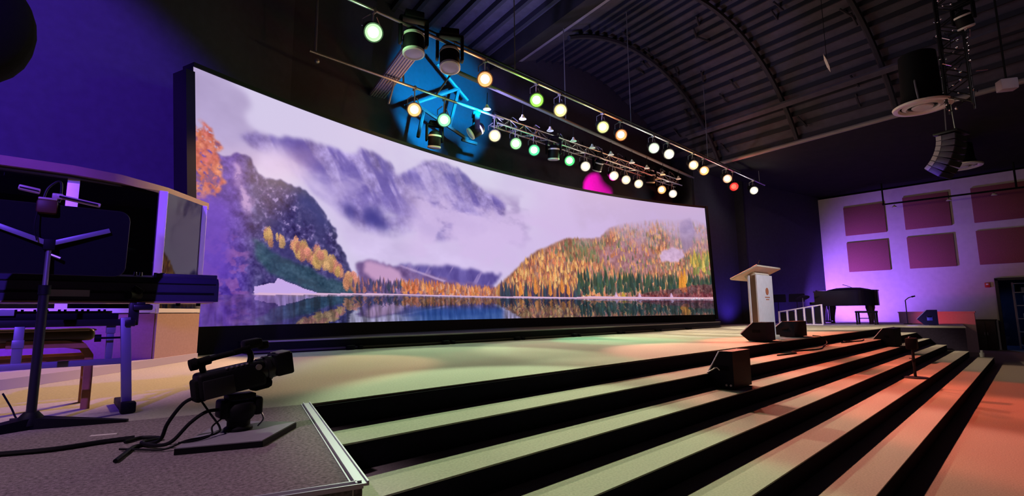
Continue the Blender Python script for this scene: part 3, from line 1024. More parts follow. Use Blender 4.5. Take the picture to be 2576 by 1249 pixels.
mb.build('rear_wall', 'wall_black', booth)
mb = MB()
led = [(-2.2, 4.6), (-0.25, 5.70), (0.24, 6.22), (0.58, 6.62), (0.93, 7.06), (1.46, 7.69), (1.40, 7.74), (0.86, 7.10), (-2.2, 6.9)]
mb.prism(led, ZS + .001, ZS + .085)
mb.build('base_ledge', mat('ledge_paint', (0.42, 0.36, 0.42), 0.6), booth)

# cymbals glimpsed through the glass
for x, y, z, r_, lab in ((0.50, 7.55, 2.42, .21, 'upper cymbal on a stand behind the booth glass'), (1.02, 7.86, 2.25, .13, 'lower small cymbal on a stand behind the booth glass')):
    t = thing('cymbal', lab, 'cymbal', (x, y, ZS), 0, 'cymbals inside the booth')
    MB().lathe([(0, .02), (.03, .018), (.05, .006), (r_, -.012), (r_, -.016), (0, .0)], (0, 0, z - ZS), (.18, -.25, 1), 28).build('cymbal_disc', 'steel', t)
    MB().cyl((0, 0, .02), (0, 0, z - ZS + .03), .010, n=8).build('pole', 'black_metal', t)
    mb = MB()
    for k in range(3):
        a = k * 2.09 + .4
        mb.tube([(0, 0, .28), (.2 * math.cos(a), .2 * math.sin(a), .012)], .009, 6, False)
    mb.build('tripod', 'black_metal', t)

# ------------------------------------------------------------------ keyboard stand, two keyboards, bench
ks = thing('keyboard_stand', 'purple-lit two-tier metal stand carrying the keyboards', 'stand', (0, 0, 0))
for x in (0.36, -0.85):
    mb = MB()
    mb.box((x - .002, 3.86, ZS + .30), (.05, .04, .53), rot=(0, R(-4.4) if x > 0 else R(4.4), 0), bev=.004)
    leg_ = mb.build('leg', 'stand_blue', ks)
    mb = MB()
    xf = x + (.02 if x > 0 else -.02)
    mb.box((xf, 4.02, ZS + .022), (.06, .50, .04), bev=.006)
    mb.box((xf, 3.80, ZS + .035), (.075, .07, .065), bev=.01)
    mb.build('foot', 'black', leg_)
    mb = MB()
    mb.box((x - .085, 3.9, ZS + .43), (.035, .03, .24), bev=.003)
    mb.box((x - .085, 3.9, ZS + .50), (.045, .04, .06), bev=.003)
    mb.build('telescopic_post', 'stand_blue', ks)
    mb = MB()
    mb.cyl((x - .04, 3.85, ZS + .445), (x - .13, 3.85, ZS + .445), .006, n=8)
    mb.cyl((x - .13, 3.85, ZS + .445), (x - .16, 3.85, ZS + .445), .022, n=14)
    mb.build('knob', 'black', ks)
    mb = MB()
    mb.box((x + .0, 4.05, ZS + .53), (.05, .45, .04), bev=.004)
    mb.box((x + .02, 3.9, ZS + .585), (.05, .05, .14), bev=.006)
    mb.box((x + .06, 3.88, ZS + .625), (.10, .06, .035), bev=.008)
    mb.box((x + .05, 4.08, ZS + .645), (.045, .42, .025), bev=.004)
    mb.build('tier_arm', 'black_metal', ks)
    mb = MB()
    mb.cyl((x + .04, 3.93, ZS + .70), (x - .02, 3.87, ZS + .70), .028, n=14)
    mb.box((x + .03, 3.9, ZS + .735), (.06, .03, .03), rot=(0, .6, 0), bev=.004)
    mb.build('clamp_knob', 'black', ks)
MB().box((-.245, 3.86, ZS + .305), (1.17, .03, .034), bev=.003).build('cross_bar', 'stand_blue', ks)
MB().box((-.245, 3.88, ZS + .535), (1.22, .035, .04), bev=.003).build('front_rail', 'black_metal', ks)
mb = MB()
mb.box((-.12, 3.87, ZS + .42), (.042, .03, .20), bev=.003)
mb.box((-.12, 3.87, ZS + .425), (.05, .04, .045), bev=.003)
mb.build('centre_post', 'stand_blue', ks)

kb = thing('keyboard', 'long dark electronic keyboard on the upper tier, back panel to the hall', 'keyboard', (0.86, 4.0, 1.665))
prof = [(0, .0), (0, .125), (.03, .160), (.12, .178), (.14, .178), (.20, .115), (.36, .085), (.36, .0)]       # (Y, Z)
MB().prism(prof, -1.46, 0.0, yzx()).build('body', 'key_blue', kb)
mb = MB()
mb.box((-.73, -.003, .055), (1.40, .006, .012))
mb.box((-.73, -.003, .120), (1.42, .006, .006))
mb.build('back_groove', 'black', kb)
MB().box((-.73, .16, -.004), (1.40, .34, .010)).build('bottom_plate', 'underside_tan', kb)  # tan light on the underside is painted into this plate's colour
mb = MB()
mb.box((-.725, .31, .096), (1.33, .10, .016), bev=.003)
mb.build('white_keys', 'key_ivory', kb)
mb = MB()
mb.box((-.725, .27, .1005), (1.33, .02, .006))
for i in range(50):
    if i % 7 not in (2, 6):
        mb.box((-1.36 + i * .026, .29, .108), (.013, .06, .014))
mb.build('black_keys', 'black_gloss', kb)
MB().box((-.79, -.004, .048), (.19, .006, .040)).build('back_label', 'logo', kb)
for x, r_ in ((-.32, .018), (-.36, .012), (-.44, .009), (-.47, .009), (-.57, .009), (-.74, .008), (-.78, .008), (-1.08, .008), (-1.13, .008)):
    MB().cyl((x, .10, .172), (x, .10, .196), r_, r_ * .85, 14).build('knob', 'steel', kb)
MB().box((-1.0, .13, .190), (.085, .02, .02), bev=.003).build('display_panel', 'steel', kb)
mb = MB()
mb.box((-.185, .105, .172), (.36, .14, .034), bev=.006)
mb.build('raised_end', 'key_blue', kb)
for x in (-.10, -.22, -1.2):
    MB().cyl((x, .1, -.028), (x, .1, -.008), .014, n=12).build('foot', 'black', kb)

lk = thing('keyboard', 'flat second keyboard on the lower tier under the long one', 'keyboard', (0.31, 3.93, 1.552))
MB().box((-.55, .16, .02), (1.1, .30, .04), bev=.006).build('body', 'black', lk)
MB().box((-.76, .0, .045), (.60, .012, .034), bev=.002).build('pale_strip', 'logo', lk)  # pale lilac strip along the back edge
MB().box((-.55, .25, .045), (1.06, .10, .018), bev=.003).build('white_keys', 'key_ivory', lk)
mb = MB()
mb.box((-.55, .205, .052), (1.06, .02, .006))
for i in range(38):
    if i % 7 not in (2, 6):
        mb.box((-1.03 + i * .027, .23, .058), (.013, .055, .014))
mb.build('black_keys', 'black_gloss', lk)

be = thing('piano_bench', 'padded bench with bent wooden legs behind the keyboard stand', 'bench', (-.28, 4.36, ZS))
MB().box((0, 0, .46), (1.0, .38, .075), bev=.03, seg=4).build('seat', 'seat', be)
mb = MB()
for s in (-1, 1):
    mb.tube([(-.47, s * .19, .488), (.47, s * .19, .488)], .006, 6, False)
for s in (-1, 1):
    mb.tube([(s * .50, -.16, .488), (s * .50, .16, .488)], .006, 6, False)
mb.build('piping', mat('piping_gold', (.45, .33, .12), .5), be)
for sx in (-1, 1):
    for sy in (-1, 1):
        mb = MB()
        pts = [(sx * .10, .41), (sx * .36, .405), (sx * .445, .385), (sx * .478, .33), (sx * .482, .2), (sx * .482, 0.0)]
        lo, hi = [], []
        y = sy * .165
        for i, (x, z) in enumerate(pts):
            d = Vector((pts[min(i + 1, 5)][0] - pts[max(i - 1, 0)][0], 0, pts[min(i + 1, 5)][1] - pts[max(i - 1, 0)][1])).normalized()
            n_ = Vector((d.z, 0, -d.x)) * .022
            lo.append([(x - n_.x, y - .024, z - n_.z), (x + n_.x, y - .024, z + n_.z), (x + n_.x, y + .024, z + n_.z), (x - n_.x, y + .024, z - n_.z)])
        for a, b in zip(lo, lo[1:]):
            mb.hexa(a, b)
        bmesh.ops.remove_doubles(mb.bm, verts=mb.bm.verts, dist=.0005)
        mb.build('leg', 'wood', be)
mb = MB()
mb.box((0, 0, .405), (.88, .30, .03))
mb.build('frame', 'wood', be)
for s in (-1, 1):
    MB().box((0, s * .165, .315), (.92, .02, .03)).build('stretcher', 'wood', be)

# ------------------------------------------------------------------ music stand with clip-on light
ms = thing('music_stand', 'black sheet music stand with wide desk, in front of the keyboards', 'music stand', (-0.035, 3.66, ZS))


def rounded(w_, h_, r_, n_=6):
    pts = []
    for cx_, cy_, a_ in ((w_ / 2 - r_, h_ / 2 - r_, 0), (-w_ / 2 + r_, h_ / 2 - r_, 90), (-w_ / 2 + r_, -h_ / 2 + r_, 180), (w_ / 2 - r_, -h_ / 2 + r_, 270)):
        for k in range(n_ + 1):
            a = R(a_ + 90 * k / n_)
            pts.append((cx_ + r_ * math.cos(a), cy_ + r_ * math.sin(a)))
    return pts


tilt = Matrix.Translation((0, -.03, .985)) @ Matrix.Rotation(R(8), 4, 'X')
MB().prism(rounded(.66, .37, .05), -.004, .004, tilt @ xzy()).build('desk', 'black', ms)
mb = MB()
pts = rounded(.66, .37, .05)
mb.tube([tilt @ Vector((x, 0, y)) for x, y in pts + pts[:1]], .0045, 6, False)
mb.box(tilt @ Vector((0, .035, -.183)), (.62, .07, .006))
mb.build('desk_rim', 'black_metal', ms)
for s in (-1, 1):
    mb = MB()
    a, b = Vector((s * .018, -.055, .965)), Vector((s * .245, -.062, 1.055))
    d = b - a
    mb.box((a + b) / 2, (d.length, .008, .026), rot=(0, -math.atan2(d.z, d.x), 0), bev=.002)
    mb.build('desk_arm', 'stand_blue', ms)
MB().box((0, -.05, .955), (.05, .03, .06), bev=.006).build('desk_bracket', 'black', ms)
MB().cyl((0, -.035, .62), (0, -.045, .94), .012, n=14).build('inner_tube', 'steel', ms)
MB().cyl((0, -.01, .03), (0, -.035, .70), .021, n=16).build('outer_tube', 'black_metal', ms)
mb = MB()
mb.cyl((0, -.034, .69), (0, -.036, .74), .026, n=14)
mb.build('clutch', 'black', ms)
MB().cyl((.005, -.04, .905), (.05, -.05, .885), .008, n=8).build('tilt_lever', 'steel', ms)
for k, (a, L) in enumerate(((R(-22), .42), (R(102), .36), (R(205), .40))):
    d = Vector((math.cos(a), math.sin(a), 0))
    n_ = Vector((-d.y, d.x, 0))
    mb = MB()
    p0, p1 = Vector((0, -.005, 0)), Vector((0, -.005, 0)) + d * L
    mb.hexa([p0 - n_ * .045 + Vector((0, 0, .002)), p0 + n_ * .045 + Vector((0, 0, .002)), p0 + n_ * .045 + Vector((0, 0, .06)), p0 - n_ * .045 + Vector((0, 0, .06))],
            [p1 - n_ * .014 + Vector((0, 0, .0005)), p1 + n_ * .014 + Vector((0, 0, .0005)), p1 + n_ * .014 + Vector((0, 0, .014)), p1 - n_ * .014 + Vector((0, 0, .014))])
    mb.build('leg', 'black', ms)
MB().lathe([(0, .085), (.03, .085), (.05, .06), (.055, .02), (0, .02)], (0, -.005, 0), n=18).build('base_hub', 'black', ms)

M['lamp_pink'] = mat('lamp_shell', (0.62, 0.42, 0.45), 0.4)
M['clip_brown'] = mat('clip_brown', (0.09, 0.035, 0.02), 0.5)
cl = thing('stand_light', 'pink-lit clip-on lamp bar on top of the music stand', 'lamp', (-.035, 3.61, ZS + 1.19))
mb = MB()
mb.box((.10, 0, .018), (.19, .035, .020), rot=(0, R(9), 0), bev=.005)
mb.build('lamp_head', 'lamp_pink', cl)
MB().box((.10, -.019, .016), (.165, .006, .008), rot=(0, R(9), 0)).build('lamp_slot', 'black', cl)
mb = MB()
mb.box((-.10, 0, .052), (.085, .035, .026), rot=(0, R(9), 0), bev=.005)
mb.build('lamp_head', 'lamp_pink', cl)
MB().box((-.10, -.019, .05), (.075, .006, .006), rot=(0, R(9), 0)).build('lamp_slot', 'black', cl)
MB().box((-.025, -.015, -.035), (.085, .05, .075), bev=.014).build('clip_body', 'clip_brown', cl)
MB().box((-.025, -.015, .006), (.075, .052, .012), bev=.004).build('clip_edge', 'lamp_pink', cl)
MB().tube([(-.045, .01, .0), (-.03, .015, .07), (.005, .02, .115), (.022, .02, .105), (.024, .012, .04), (.02, .005, .0)], .0055, 8).build('gooseneck', 'black_metal', cl)
MB().box((.012, .0, .030), (.045, .03, .03), bev=.005).build('pivot', 'lamp_pink', cl)
MB().tube([(-.06, -.03, -.06), (-.065, -.035, -.15), (-.05, -.03, -.22)], .003, 6).build('lead', 'black', cl)
# ------------------------------------------------------------------ camcorder on its robotic head, base board, cables
bd = thing('base_board', 'grey flat board lying on the platform under the camcorder', 'board', (0, 0, 0))
bc = [(.42, 2.52), (.72, 2.40), (.96, 2.68), (.70, 2.98)]
MB().prism(bc, ZS + .002, ZS + .030).build('board', 'board', bd)
mb = MB()
for a, b in zip(bc, bc[1:] + bc[:1]):
    seg_box(mb, a, b, ZS + .002, ZS + .026, .006)
mb.build('edge_band', 'black', bd)

CX_, CY_ = .70, 2.70
hd = thing('camera_head', 'black motorised pan and tilt head standing on the grey board', 'camera head', (CX_, CY_, ZS + .031), .06)
MB().lathe([(0, 0), (.062, 0), (.062, .012), (.05, .02), (.05, .045), (0, .045)], n=22).build('base', 'black', hd)
mb = MB()
mb.lathe([(.048, .04), (.066, .06), (.078, .085), (.080, .105), (.070, .125), (.045, .135), (0, .136)], n=22)
mb.build('pan_housing', 'black', hd)
for s in (-1, 1):
    mb = MB()
    mb.box((s * .072, 0, .105), (.042, .10, .085), bev=.014, seg=3)
    mb.build('tilt_arm', 'black', hd)
MB().box((0, 0, .155), (.12, .085, .026), bev=.006).build('cradle', 'black', hd)
MB().tube([(.085, -.03, .08), (.098, -.04, .04), (.07, -.05, .012)], .004, 6).build('lead', 'steel', hd)

pit = R(-9)
cm = thing('camcorder', 'black camcorder with top handle and lens hood pointing along the stage', 'camcorder', (CX_, CY_, ZS + .20), 0, None, (0, pit, .06))
MB().box((-.035, 0, .075), (.29, .115, .12), bev=.018, seg=3).build('body', 'black', cm)
mb = MB()
mb.box((-.10, -.058, .06), (.13, .012, .085), bev=.005)
mb.build('side_door', 'black_metal', cm)
mb = MB()
mb.box((-.17, 0, .06), (.05, .09, .10), bev=.012)
mb.build('battery', 'black_soft', cm)
mb = MB()
mb.cyl((.09, 0, .085), (.165, 0, .09), .058, .054, 24)
mb.cyl((.12, 0, .087), (.14, 0, .088), .062, n=24)
lens_ = mb.build('lens', 'black_metal', cm)
mb = MB()
mb.box((.20, 0, .095), (.085, .125, .108), bev=.010)
hood_ = mb.build('lens_hood', 'black', lens_)
MB().box((.205, 0, .152), (.06, .11, .006), bev=.002).build('hood_top', 'board', lens_)
mb = MB()
mb.box((.09, -.01, .02), (.10, .08, .05), bev=.02)
mb.build('grip', 'black_soft', cm)
mb = MB()
mb.tube([(-.14, 0, .12), (-.145, 0, .165), (-.12, 0, .188), (.0, 0, .196), (.05, 0, .195), (.065, 0, .165), (.055, 0, .125)], .014, 10)
mb.build('handle', 'black', cm)
mb = MB()
mb.cyl((-.18, .0, .180), (-.11, .0, .187), .020, n=18)
mb.lathe([(0, 0), (.026, .004), (.028, .03), (.021, .04), (0, .04)], (-.198, 0, .178), (1, 0, .09), 18)
mb.build('viewfinder', 'black_soft', cm)
mb = MB()
mb.box((.075, 0, .222), (.085, .07, .045), bev=.012)
mb.box((.125, 0, .205), (.05, .05, .04), bev=.012)
mb.build('monitor_housing', 'black', cm)
mb = MB()
mb.cyl((-.02, -.045, .205), (.05, -.045, .212), .011, n=12)
mb.build('microphone', 'black_soft', cm)
for k in range(5):
    MB().cyl((-.06 + k * .022, -.05, .133), (-.06 + k * .022, -.05, .140), .006, n=8).build('button', 'steel', cm)
MB().cyl((.075, -.055, .11), (.075, -.066, .11), .014, n=12).build('dial', 'steel', cm)


def floor_cable(name, label, pts, r_, m_='black'):
    o = MB().tube(pts, r_, 8).build(name, m_)
    return tag(o, label, 'cable')


zf = ZS + .011
floor_cable('video_cable', 'black cable curving from the camcorder back down to the platform', [(.525, 2.70, 1.205), (.47, 2.70, 1.18), (.42, 2.72, 1.10), (.40, 2.74, 1.03), (.36, 2.78, zf), (.31, 2.76, zf), (.27, 2.66, zf), (.23, 2.55, zf)], .008)
floor_cable('control_cable', 'black cable running from the motorised head to the tangle', [(.615, 2.69, 1.135), (.56, 2.70, 1.13), (.50, 2.70, 1.09), (.43, 2.66, 1.03), (.38, 2.70, zf + .004), (.34, 2.80, zf + .006), (.42, 2.86, zf), (.36, 2.94, zf), (.29, 2.90, zf)], .008)
floor_cable('thin_cable', 'thin black lead hanging in a loop below the camcorder', [(.54, 2.69, 1.18), (.575, 2.66, 1.12), (.605, 2.64, 1.07), (.60, 2.63, 1.045), (.54, 2.62, 1.036), (.47, 2.60, 1.036), (.40, 2.62, zf), (.33, 2.68, zf), (.26, 2.76, zf)], .0045)
floor_cable('thin_cable', 'second thin lead dropping beside the motorised head', [(.62, 2.66, 1.10), (.575, 2.63, 1.075), (.57, 2.61, 1.045), (.52, 2.58, 1.036), (.44, 2.58, 1.036)], .004)
floor_cable('floor_cable', 'thick black cable lying across the grey platform to the left', [(.33, 2.95, zf + .002), (.22, 2.97, zf), (.05, 2.96, zf), (-.12, 3.02, zf), (-.4, 3.14, zf), (-.9, 3.3, zf)], .011)
floor_cable('stand_lead', 'thin lead dropping to the stage left of the music stand', [(-.16, 3.95, ZS + .16), (-.12, 3.94, ZS + .08), (-.09, 3.9, ZS + .02), (-.05, 3.86, ZS + .008)], .0045)
tape = MB()
tape.box((.235, 3.19, ZS + .0025), (.105, .022, .003), rot=(0, 0, R(-20)))
tag(tape.build('tape_strip', 'paper'), 'short strip of white tape on the platform', 'tape')
# ------------------------------------------------------------------ floor monitors
def monitor(label, loc, rotz, W, D, H, group='floor monitor speakers', kind='wedge'):
    """cap profile in (Y, Z): upright back towards the audience (-Y), sloping grille towards +Y"""
    t = thing('floor_monitor', label, 'speaker', loc, rotz, group)
    pr = [(-D * .38, 0.012), (D * .30, .012), (D * .62, H * .40), (D * .12, H), (-D * .38, H)]
    cb_ = MB().prism(pr, -W / 2, W / 2, yzx()).build('cabinet', 'black', t)
    mb = MB()
    a, b = Vector((0, D * .62, H * .40)), Vector((0, D * .12, H))
    d = (b - a).normalized()
    n_ = Vector((0, d.z, -d.y))
    if n_.y < 0:
        n_ = -n_
    lo = [a + d * .02 + n_ * .004, b - d * .02 + n_ * .004]
    mb.hexa([lo[0] + Vector((-W / 2 + .02, 0, 0)), lo[0] + Vector((W / 2 - .02, 0, 0)), lo[1] + Vector((W / 2 - .02, 0, 0)), lo[1] + Vector((-W / 2 + .02, 0, 0))],
            [p + n_ * .010 for p in (lo[0] + Vector((-W / 2 + .02, 0, 0)), lo[0] + Vector((W / 2 - .02, 0, 0)), lo[1] + Vector((W / 2 - .02, 0, 0)), lo[1] + Vector((-W / 2 + .02, 0, 0)))])
    mb.build('grille', 'grille', t)
    for s in (-1, 1):
        mb = MB()
        x = s * (W / 2 + .003)
        mb.tube([(x, a.y, a.z), (x, b.y, b.z)], .008, 6, False)
        mb.build('edge_strip', 'alu', cb_)
        MB().box((s * (W / 2 + .004), 0, H * .55), (.006, .13, .05), bev=.002).build('handle', 'black_soft', cb_)
    for sx in (-1, 1):
        MB().box((sx * W * .38, -D * .1, .006), (.04, D * .35, .012)).build('rubber_foot', 'black_soft', cb_)
    return t


w1 = monitor('large black monitor speaker standing on the second step', (6.02, 2.70, ZS - 2 * RISE), R(2), .52, .30, .43)
for k, y in enumerate((-.02, .03)):
    MB().cyl((-.262, y - .06, .05), (-.272, y - .06, .05), .012, n=12).build('socket', 'alu', w1)
floor_cable('speaker_cable', 'white-lit cable hanging at the side of the large step monitor', [(5.70, 2.86, ZS - RISE + .012), (5.72, 2.80, ZS - RISE + .05), (5.74, 2.76, ZS - .09), (5.752, 2.73, ZS - .12)], .007, 'alu')
monitor('olive-lit wedge monitor at the stage edge beside the lectern foot', (9.55, 3.72, ZS + .002), R(6), .56, .44, .34)
monitor('dark wedge monitor at the stage edge right of the lectern', (11.5, 3.85, ZS + .002), R(-4), .60, .46, .32)
monitor('small wedge monitor with bright slanted edge on the far steps', (14.95, 2.84, ZS - 2 * RISE), R(-3), .60, .42, .43)
w5 = monitor('blue-lit wedge monitor on the right wing near the red partition', (21.75, 2.98, ZS + .002), R(8), .6, .55, .50)
MB().box((-.303, .0, .22), (.006, .14, .14), bev=.002).build('socket_plate', 'jacket_blue', w5)

# small speaker on a floor stand on the fourth step
fs = thing('speaker_stand', 'short black floor stand with round base on the lower steps', 'stand', (11.45, 1.86, ZS - 4 * RISE))
MB().lathe([(0, .022), (.10, .022), (.20, .012), (.205, .002), (0, .002)], n=28).build('base', 'black', fs)
MB().cyl((0, 0, .02), (0, 0, .50), .022, n=14).build('pole', 'black_metal', fs)
MB().cyl((0, 0, .28), (0, 0, .32), .03, n=14).build('collar', 'black', fs)
MB().cyl((0, .02, .34), (0, .06, .34), .012, n=10).build('knob', 'steel', fs)
sp = thing('speaker_box', 'small black speaker on top of the short floor stand', 'speaker', (11.45, 1.86, ZS - 4 * RISE + .502))
MB().box((0, 0, .10), (.22, .15, .20), bev=.015).build('cabinet', 'black', sp)
MB().box((0, .078, .10), (.19, .006, .17)).build('grille', 'grille', sp)
MB().cyl((-.04, .02, .2), (-.04, .02, .225), .016, n=12).build('knob', 'alu', sp)

floor_cable('stage_cable', 'loose cable lying on the first step near the lectern', [(8.6, 3.12, ZS - RISE + .011), (9.2, 3.05, ZS - RISE + .011), (9.6, 3.2, ZS - RISE + .011), (10.4, 3.05, ZS - RISE + .011), (11.2, 3.2, ZS - RISE + .011), (11.8, 3.3, ZS - RISE + .05), (11.9, 3.42, ZS - .01), (11.95, 3.6, ZS + .013)], .011)
floor_cable('stage_cable', 'cable coiled on the first step beside the far wedge monitor', [(12.6, 3.25, ZS - RISE + .011), (13.1, 3.18, ZS - RISE + .011), (13.5, 3.3, ZS - RISE + .011), (13.2, 3.36, ZS - RISE + .014), (12.9, 3.22, ZS - RISE + .016), (13.6, 3.12, ZS - RISE + .011), (14.2, 3.2, ZS - RISE + .011)], .011)

# ------------------------------------------------------------------ lectern
M['lectern_inner'] = mat('lectern_inner', (.16, .11, .07), .6)
lt_ = thing('lectern', 'tall pale lectern with slanted top standing at the stage edge', 'lectern', (10.72, 4.13, ZS), R(0))
MB().box((0, -.01, .025), (.88, .30, .05), bev=.008).build('base', 'offwhite_wood', lt_)
MB().box((.0, -.09, .66), (.80, .03, 1.22), bev=.005).build('front_panel', 'white_matte', lt_)
for s_ in (-1, 1):
    MB().box((s_ * .38, .06, .66), (.04, .04, 1.22), bev=.005).build('rear_post', 'white_matte', lt_)
    MB().box((s_ * .36, -.015, .66), (.02, .12, 1.20)).build('side_panel', 'lectern_inner', lt_)
MB().box((.0, .07, .66), (.72, .02, 1.20)).build('inner_panel', 'lectern_inner', lt_)
em = MB()
em.cyl((.08, -.105, .94), (.08, -.111, .94), .075, n=20)
em.build('emblem', 'emblem', lt_)
mb = MB()
for z, w_ in ((.82, .24), (.775, .16)):
    mb.box((.08, -.107, z), (w_, .004, .018))
mb.build('emblem_text_line', 'emblem', lt_)
tp = Matrix.Translation((.0, .06, 1.31)) @ Matrix.Rotation(R(-24), 4, 'X')
mb = MB()
mb.box((0, 0, 0), (1.22, .60, .04), bev=.008)
bmesh.ops.transform(mb.bm, matrix=tp, verts=mb.bm.verts)
mb.build('top', 'offwhite_wood', lt_)
mb = MB()
mb.box((0, 0, -.05), (.70, .22, .07), bev=.004)
bmesh.ops.transform(mb.bm, matrix=tp, verts=mb.bm.verts)
mb.build('top_support', 'offwhite_wood', lt_)
mc = thing('microphone_box', 'small black gear lying on the lectern top', 'microphone', (10.60, 4.06, ZS + 1.40), 0, None, (R(-24), 0, 0))
MB().box((-.10, 0, .035), (.17, .12, .07), bev=.012).build('case', 'black', mc)
MB().box((.12, .02, .045), (.13, .10, .09), bev=.015).build('case', 'black', mc)
MB().tube([(.10, .0, .08), (.11, .0, .14), (.15, -.02, .17)], .008, 6).build('gooseneck', 'black_metal', mc)
MB().sphere((.16, -.025, .175), .02, n=10).build('capsule', 'black_soft', mc)

# ------------------------------------------------------------------ barrier of dark panels in white frames
rl = thing('panel_barrier', 'low barrier of five dark panels in white frames by the piano', 'barrier', (0, 0, 0))
A_, B_ = Vector((20.2, 7.15, ZS)), Vector((20.3, 5.75, ZS))
hA, hB = .50, .74
for k in range(6):
    t = k / 5
    p = A_.lerp(B_, t)
    h = hA + (hB - hA) * t
    MB().box((p.x, p.y, ZS + h / 2), (.05, .06, h), bev=.006).build('post', 'white', rl)
mb = MB()
mb.hexa([A_ + Vector((-.03, 0, hA - .04)), A_ + Vector((.03, 0, hA - .04)), A_ + Vector((.03, 0, hA)), A_ + Vector((-.03, 0, hA))],
        [B_ + Vector((-.03, 0, hB - .04)), B_ + Vector((.03, 0, hB - .04)), B_ + Vector((.03, 0, hB)), B_ + Vector((-.03, 0, hB))])
mb.build('top_rail', 'white', rl)
MB().box(((A_.x + B_.x) / 2 - .05, (A_.y + B_.y) / 2, ZS + .02), (.12, (A_ - B_).length + .1, .03)).build('bottom_rail', 'white', rl)
for k in range(5):
    t = (k + .5) / 5
    p = A_.lerp(B_, t)
    h = hA + (hB - hA) * t
    pw = (A_ - B_).length / 5 - .09
    m4 = Matrix.Translation((p.x, p.y, ZS + h * .5)) @ Matrix(((0, 0, 1, 0), (1, 0, 0, 0), (0, 1, 0, 0), (0, 0, 0, 1)))
    MB().prism(rounded(pw, h - .13, .06), -.015, .015, m4).build('panel', 'black_gloss', rl)
# two dark music stands behind the barrier and two microphone stands
def sheet_stand(label, x, y, rz):
    t = thing('sheet_stand', label, 'music stand', (x, y, ZS), rz, 'music stands by the piano')
    m4 = Matrix.Translation((0, 0, 1.02)) @ Matrix.Rotation(R(-28), 4, 'X') @ xzy()
    MB().prism(rounded(.56, .36, .03), -.006, .006, m4).build('desk', 'black', t)
    MB().cyl((0, .01, .04), (0, .01, .98), .016, n=10).build('pole', 'black_metal', t)
    for k in range(3):
        a = k * 2.094 + .5
        MB().tube([(0, .01, .12), (.26 * math.cos(a), .26 * math.sin(a), .012)], .011, 6, False).build('leg', 'black', t)
    return t


sheet_stand('dark music stand behind the left part of the panel barrier', 21.9, 8.0 - .25, R(-70))
sheet_stand('dark music stand just left of the grand piano', 21.8, 7.02, R(-80))
kt = thing('cymbal_stand', 'pale-lit cymbal stand between the barrier and the piano', 'cymbal', (21.2, 6.62, ZS))
MB().cyl((0, 0, .02), (0, 0, 1.0), .016, n=10).build('pole', 'alu', kt)
MB().lathe([(0, .03), (.04, .02), (.24, 0), (.24, -.006), (0, .015)], (0, 0, 1.0), (.3, .3, 1), 24).build('cymbal_disc', 'black_metal', kt)
for k in range(3):
    a = k * 2.094
    MB().tube([(0, 0, .35), (.28 * math.cos(a), .28 * math.sin(a), .014)], .012, 6, False).build('leg', 'alu', kt)

# ------------------------------------------------------------------ grand piano and its bench
gp = thing('grand_piano', 'black grand piano with closed lid before the purple wall', 'piano', (22.55, 5.42, ZS))
# plan outline: keyboard end at +Y (left in the view), curved tail at -Y
out = [(-.75, .98), (.75, .98), (.75, .45), (.70, .1), (.52, -.30), (.34, -.62), (.10, -.88), (-.20, -.98), (-.50, -.92), (-.70, -.72), (-.75, -.40)]


def smooth_loop(p, n=5):
    q = []
    m_ = len(p)
    for i in range(m_):
        a, b, c_, d = (Vector(p[(i + k) % m_]) for k in (-1, 0, 1, 2))
        if i in (0, 1) or i == m_ - 1:
            q.append(tuple(b))
            continue
        for k in range(n):
            t = k / n
            v = .5 * ((2 * b) + (c_ - a) * t + (2 * a - 5 * b + 4 * c_ - d) * t * t + (3 * b - a - 3 * c_ + d) * t ** 3)
            q.append(tuple(v))
    return q


so = smooth_loop(out)
MB().prism(so, .68, 1.20).build('case', 'black_gloss', gp)
MB().prism([(x * 1.02, y * 1.02) for x, y in so], 1.205, 1.25).build('lid', 'black_gloss', gp)
mb = MB()
n_ = len(so)
mb.lathe([(.0, .13), (.35, .11), (.60, .04), (.68, 0), (0, 0)], (-.03, -.0, 1.25), n=28)
bmesh.ops.scale(mb.bm, vec=(1, 1.15, 1), verts=mb.bm.verts)
mb.build('cover_bulge', 'black', gp, 'padded dark cover')
MB().box((0, 1.05, .78), (1.44, .24, .10), bev=.01).build('key_slip', 'black_gloss', gp)
MB().box((0, 1.06, .835), (1.24, .14, .02)).build('keys', 'key_ivory', gp)
MB().box((0, .93, 1.25), (1.3, .03, .10), bev=.006).build('music_desk', 'black_gloss', gp)
for x, y in ((-.62, .78), (.62, .78), (-.28, -.70)):
    mb = MB()
    mb.lathe([(.07, 0), (.08, .03), (.07, .08), (.09, .30), (.13, .52), (.15, .60), (.15, .68), (0, .68)], (x, y, 0), n=14)
    mb.build('leg', 'amber_wood', gp)
mb = MB()
mb.box((0, .72, .36), (.05, .04, .62))
mb.box((0, .74, .09), (.30, .18, .05), bev=.01)
mb.build('pedal_lyre', 'black_gloss', gp)
MB().tube([(.2, -.3, 1.28), (.25, -.1, 1.36), (.2, .12, 1.47), (.15, .22, 1.50)], .012, 6).build('microphone_boom', 'black_metal', gp)

pb = thing('piano_stool', 'low purple-lit bench under the tail of the grand piano', 'bench', (21.55, 4.70, ZS))
MB().box((0, 0, .45), (.38, .62, .07), bev=.02).build('seat', 'black', pb)
for sx in (-1, 1):
    for sy in (-1, 1):
        MB().box((sx * .15, sy * .27, .21), (.05, .05, .42)).build('leg', 'black', pb)
MB().box((0, 0, .22), (.03, .5, .03)).build('stretcher', 'black', pb)

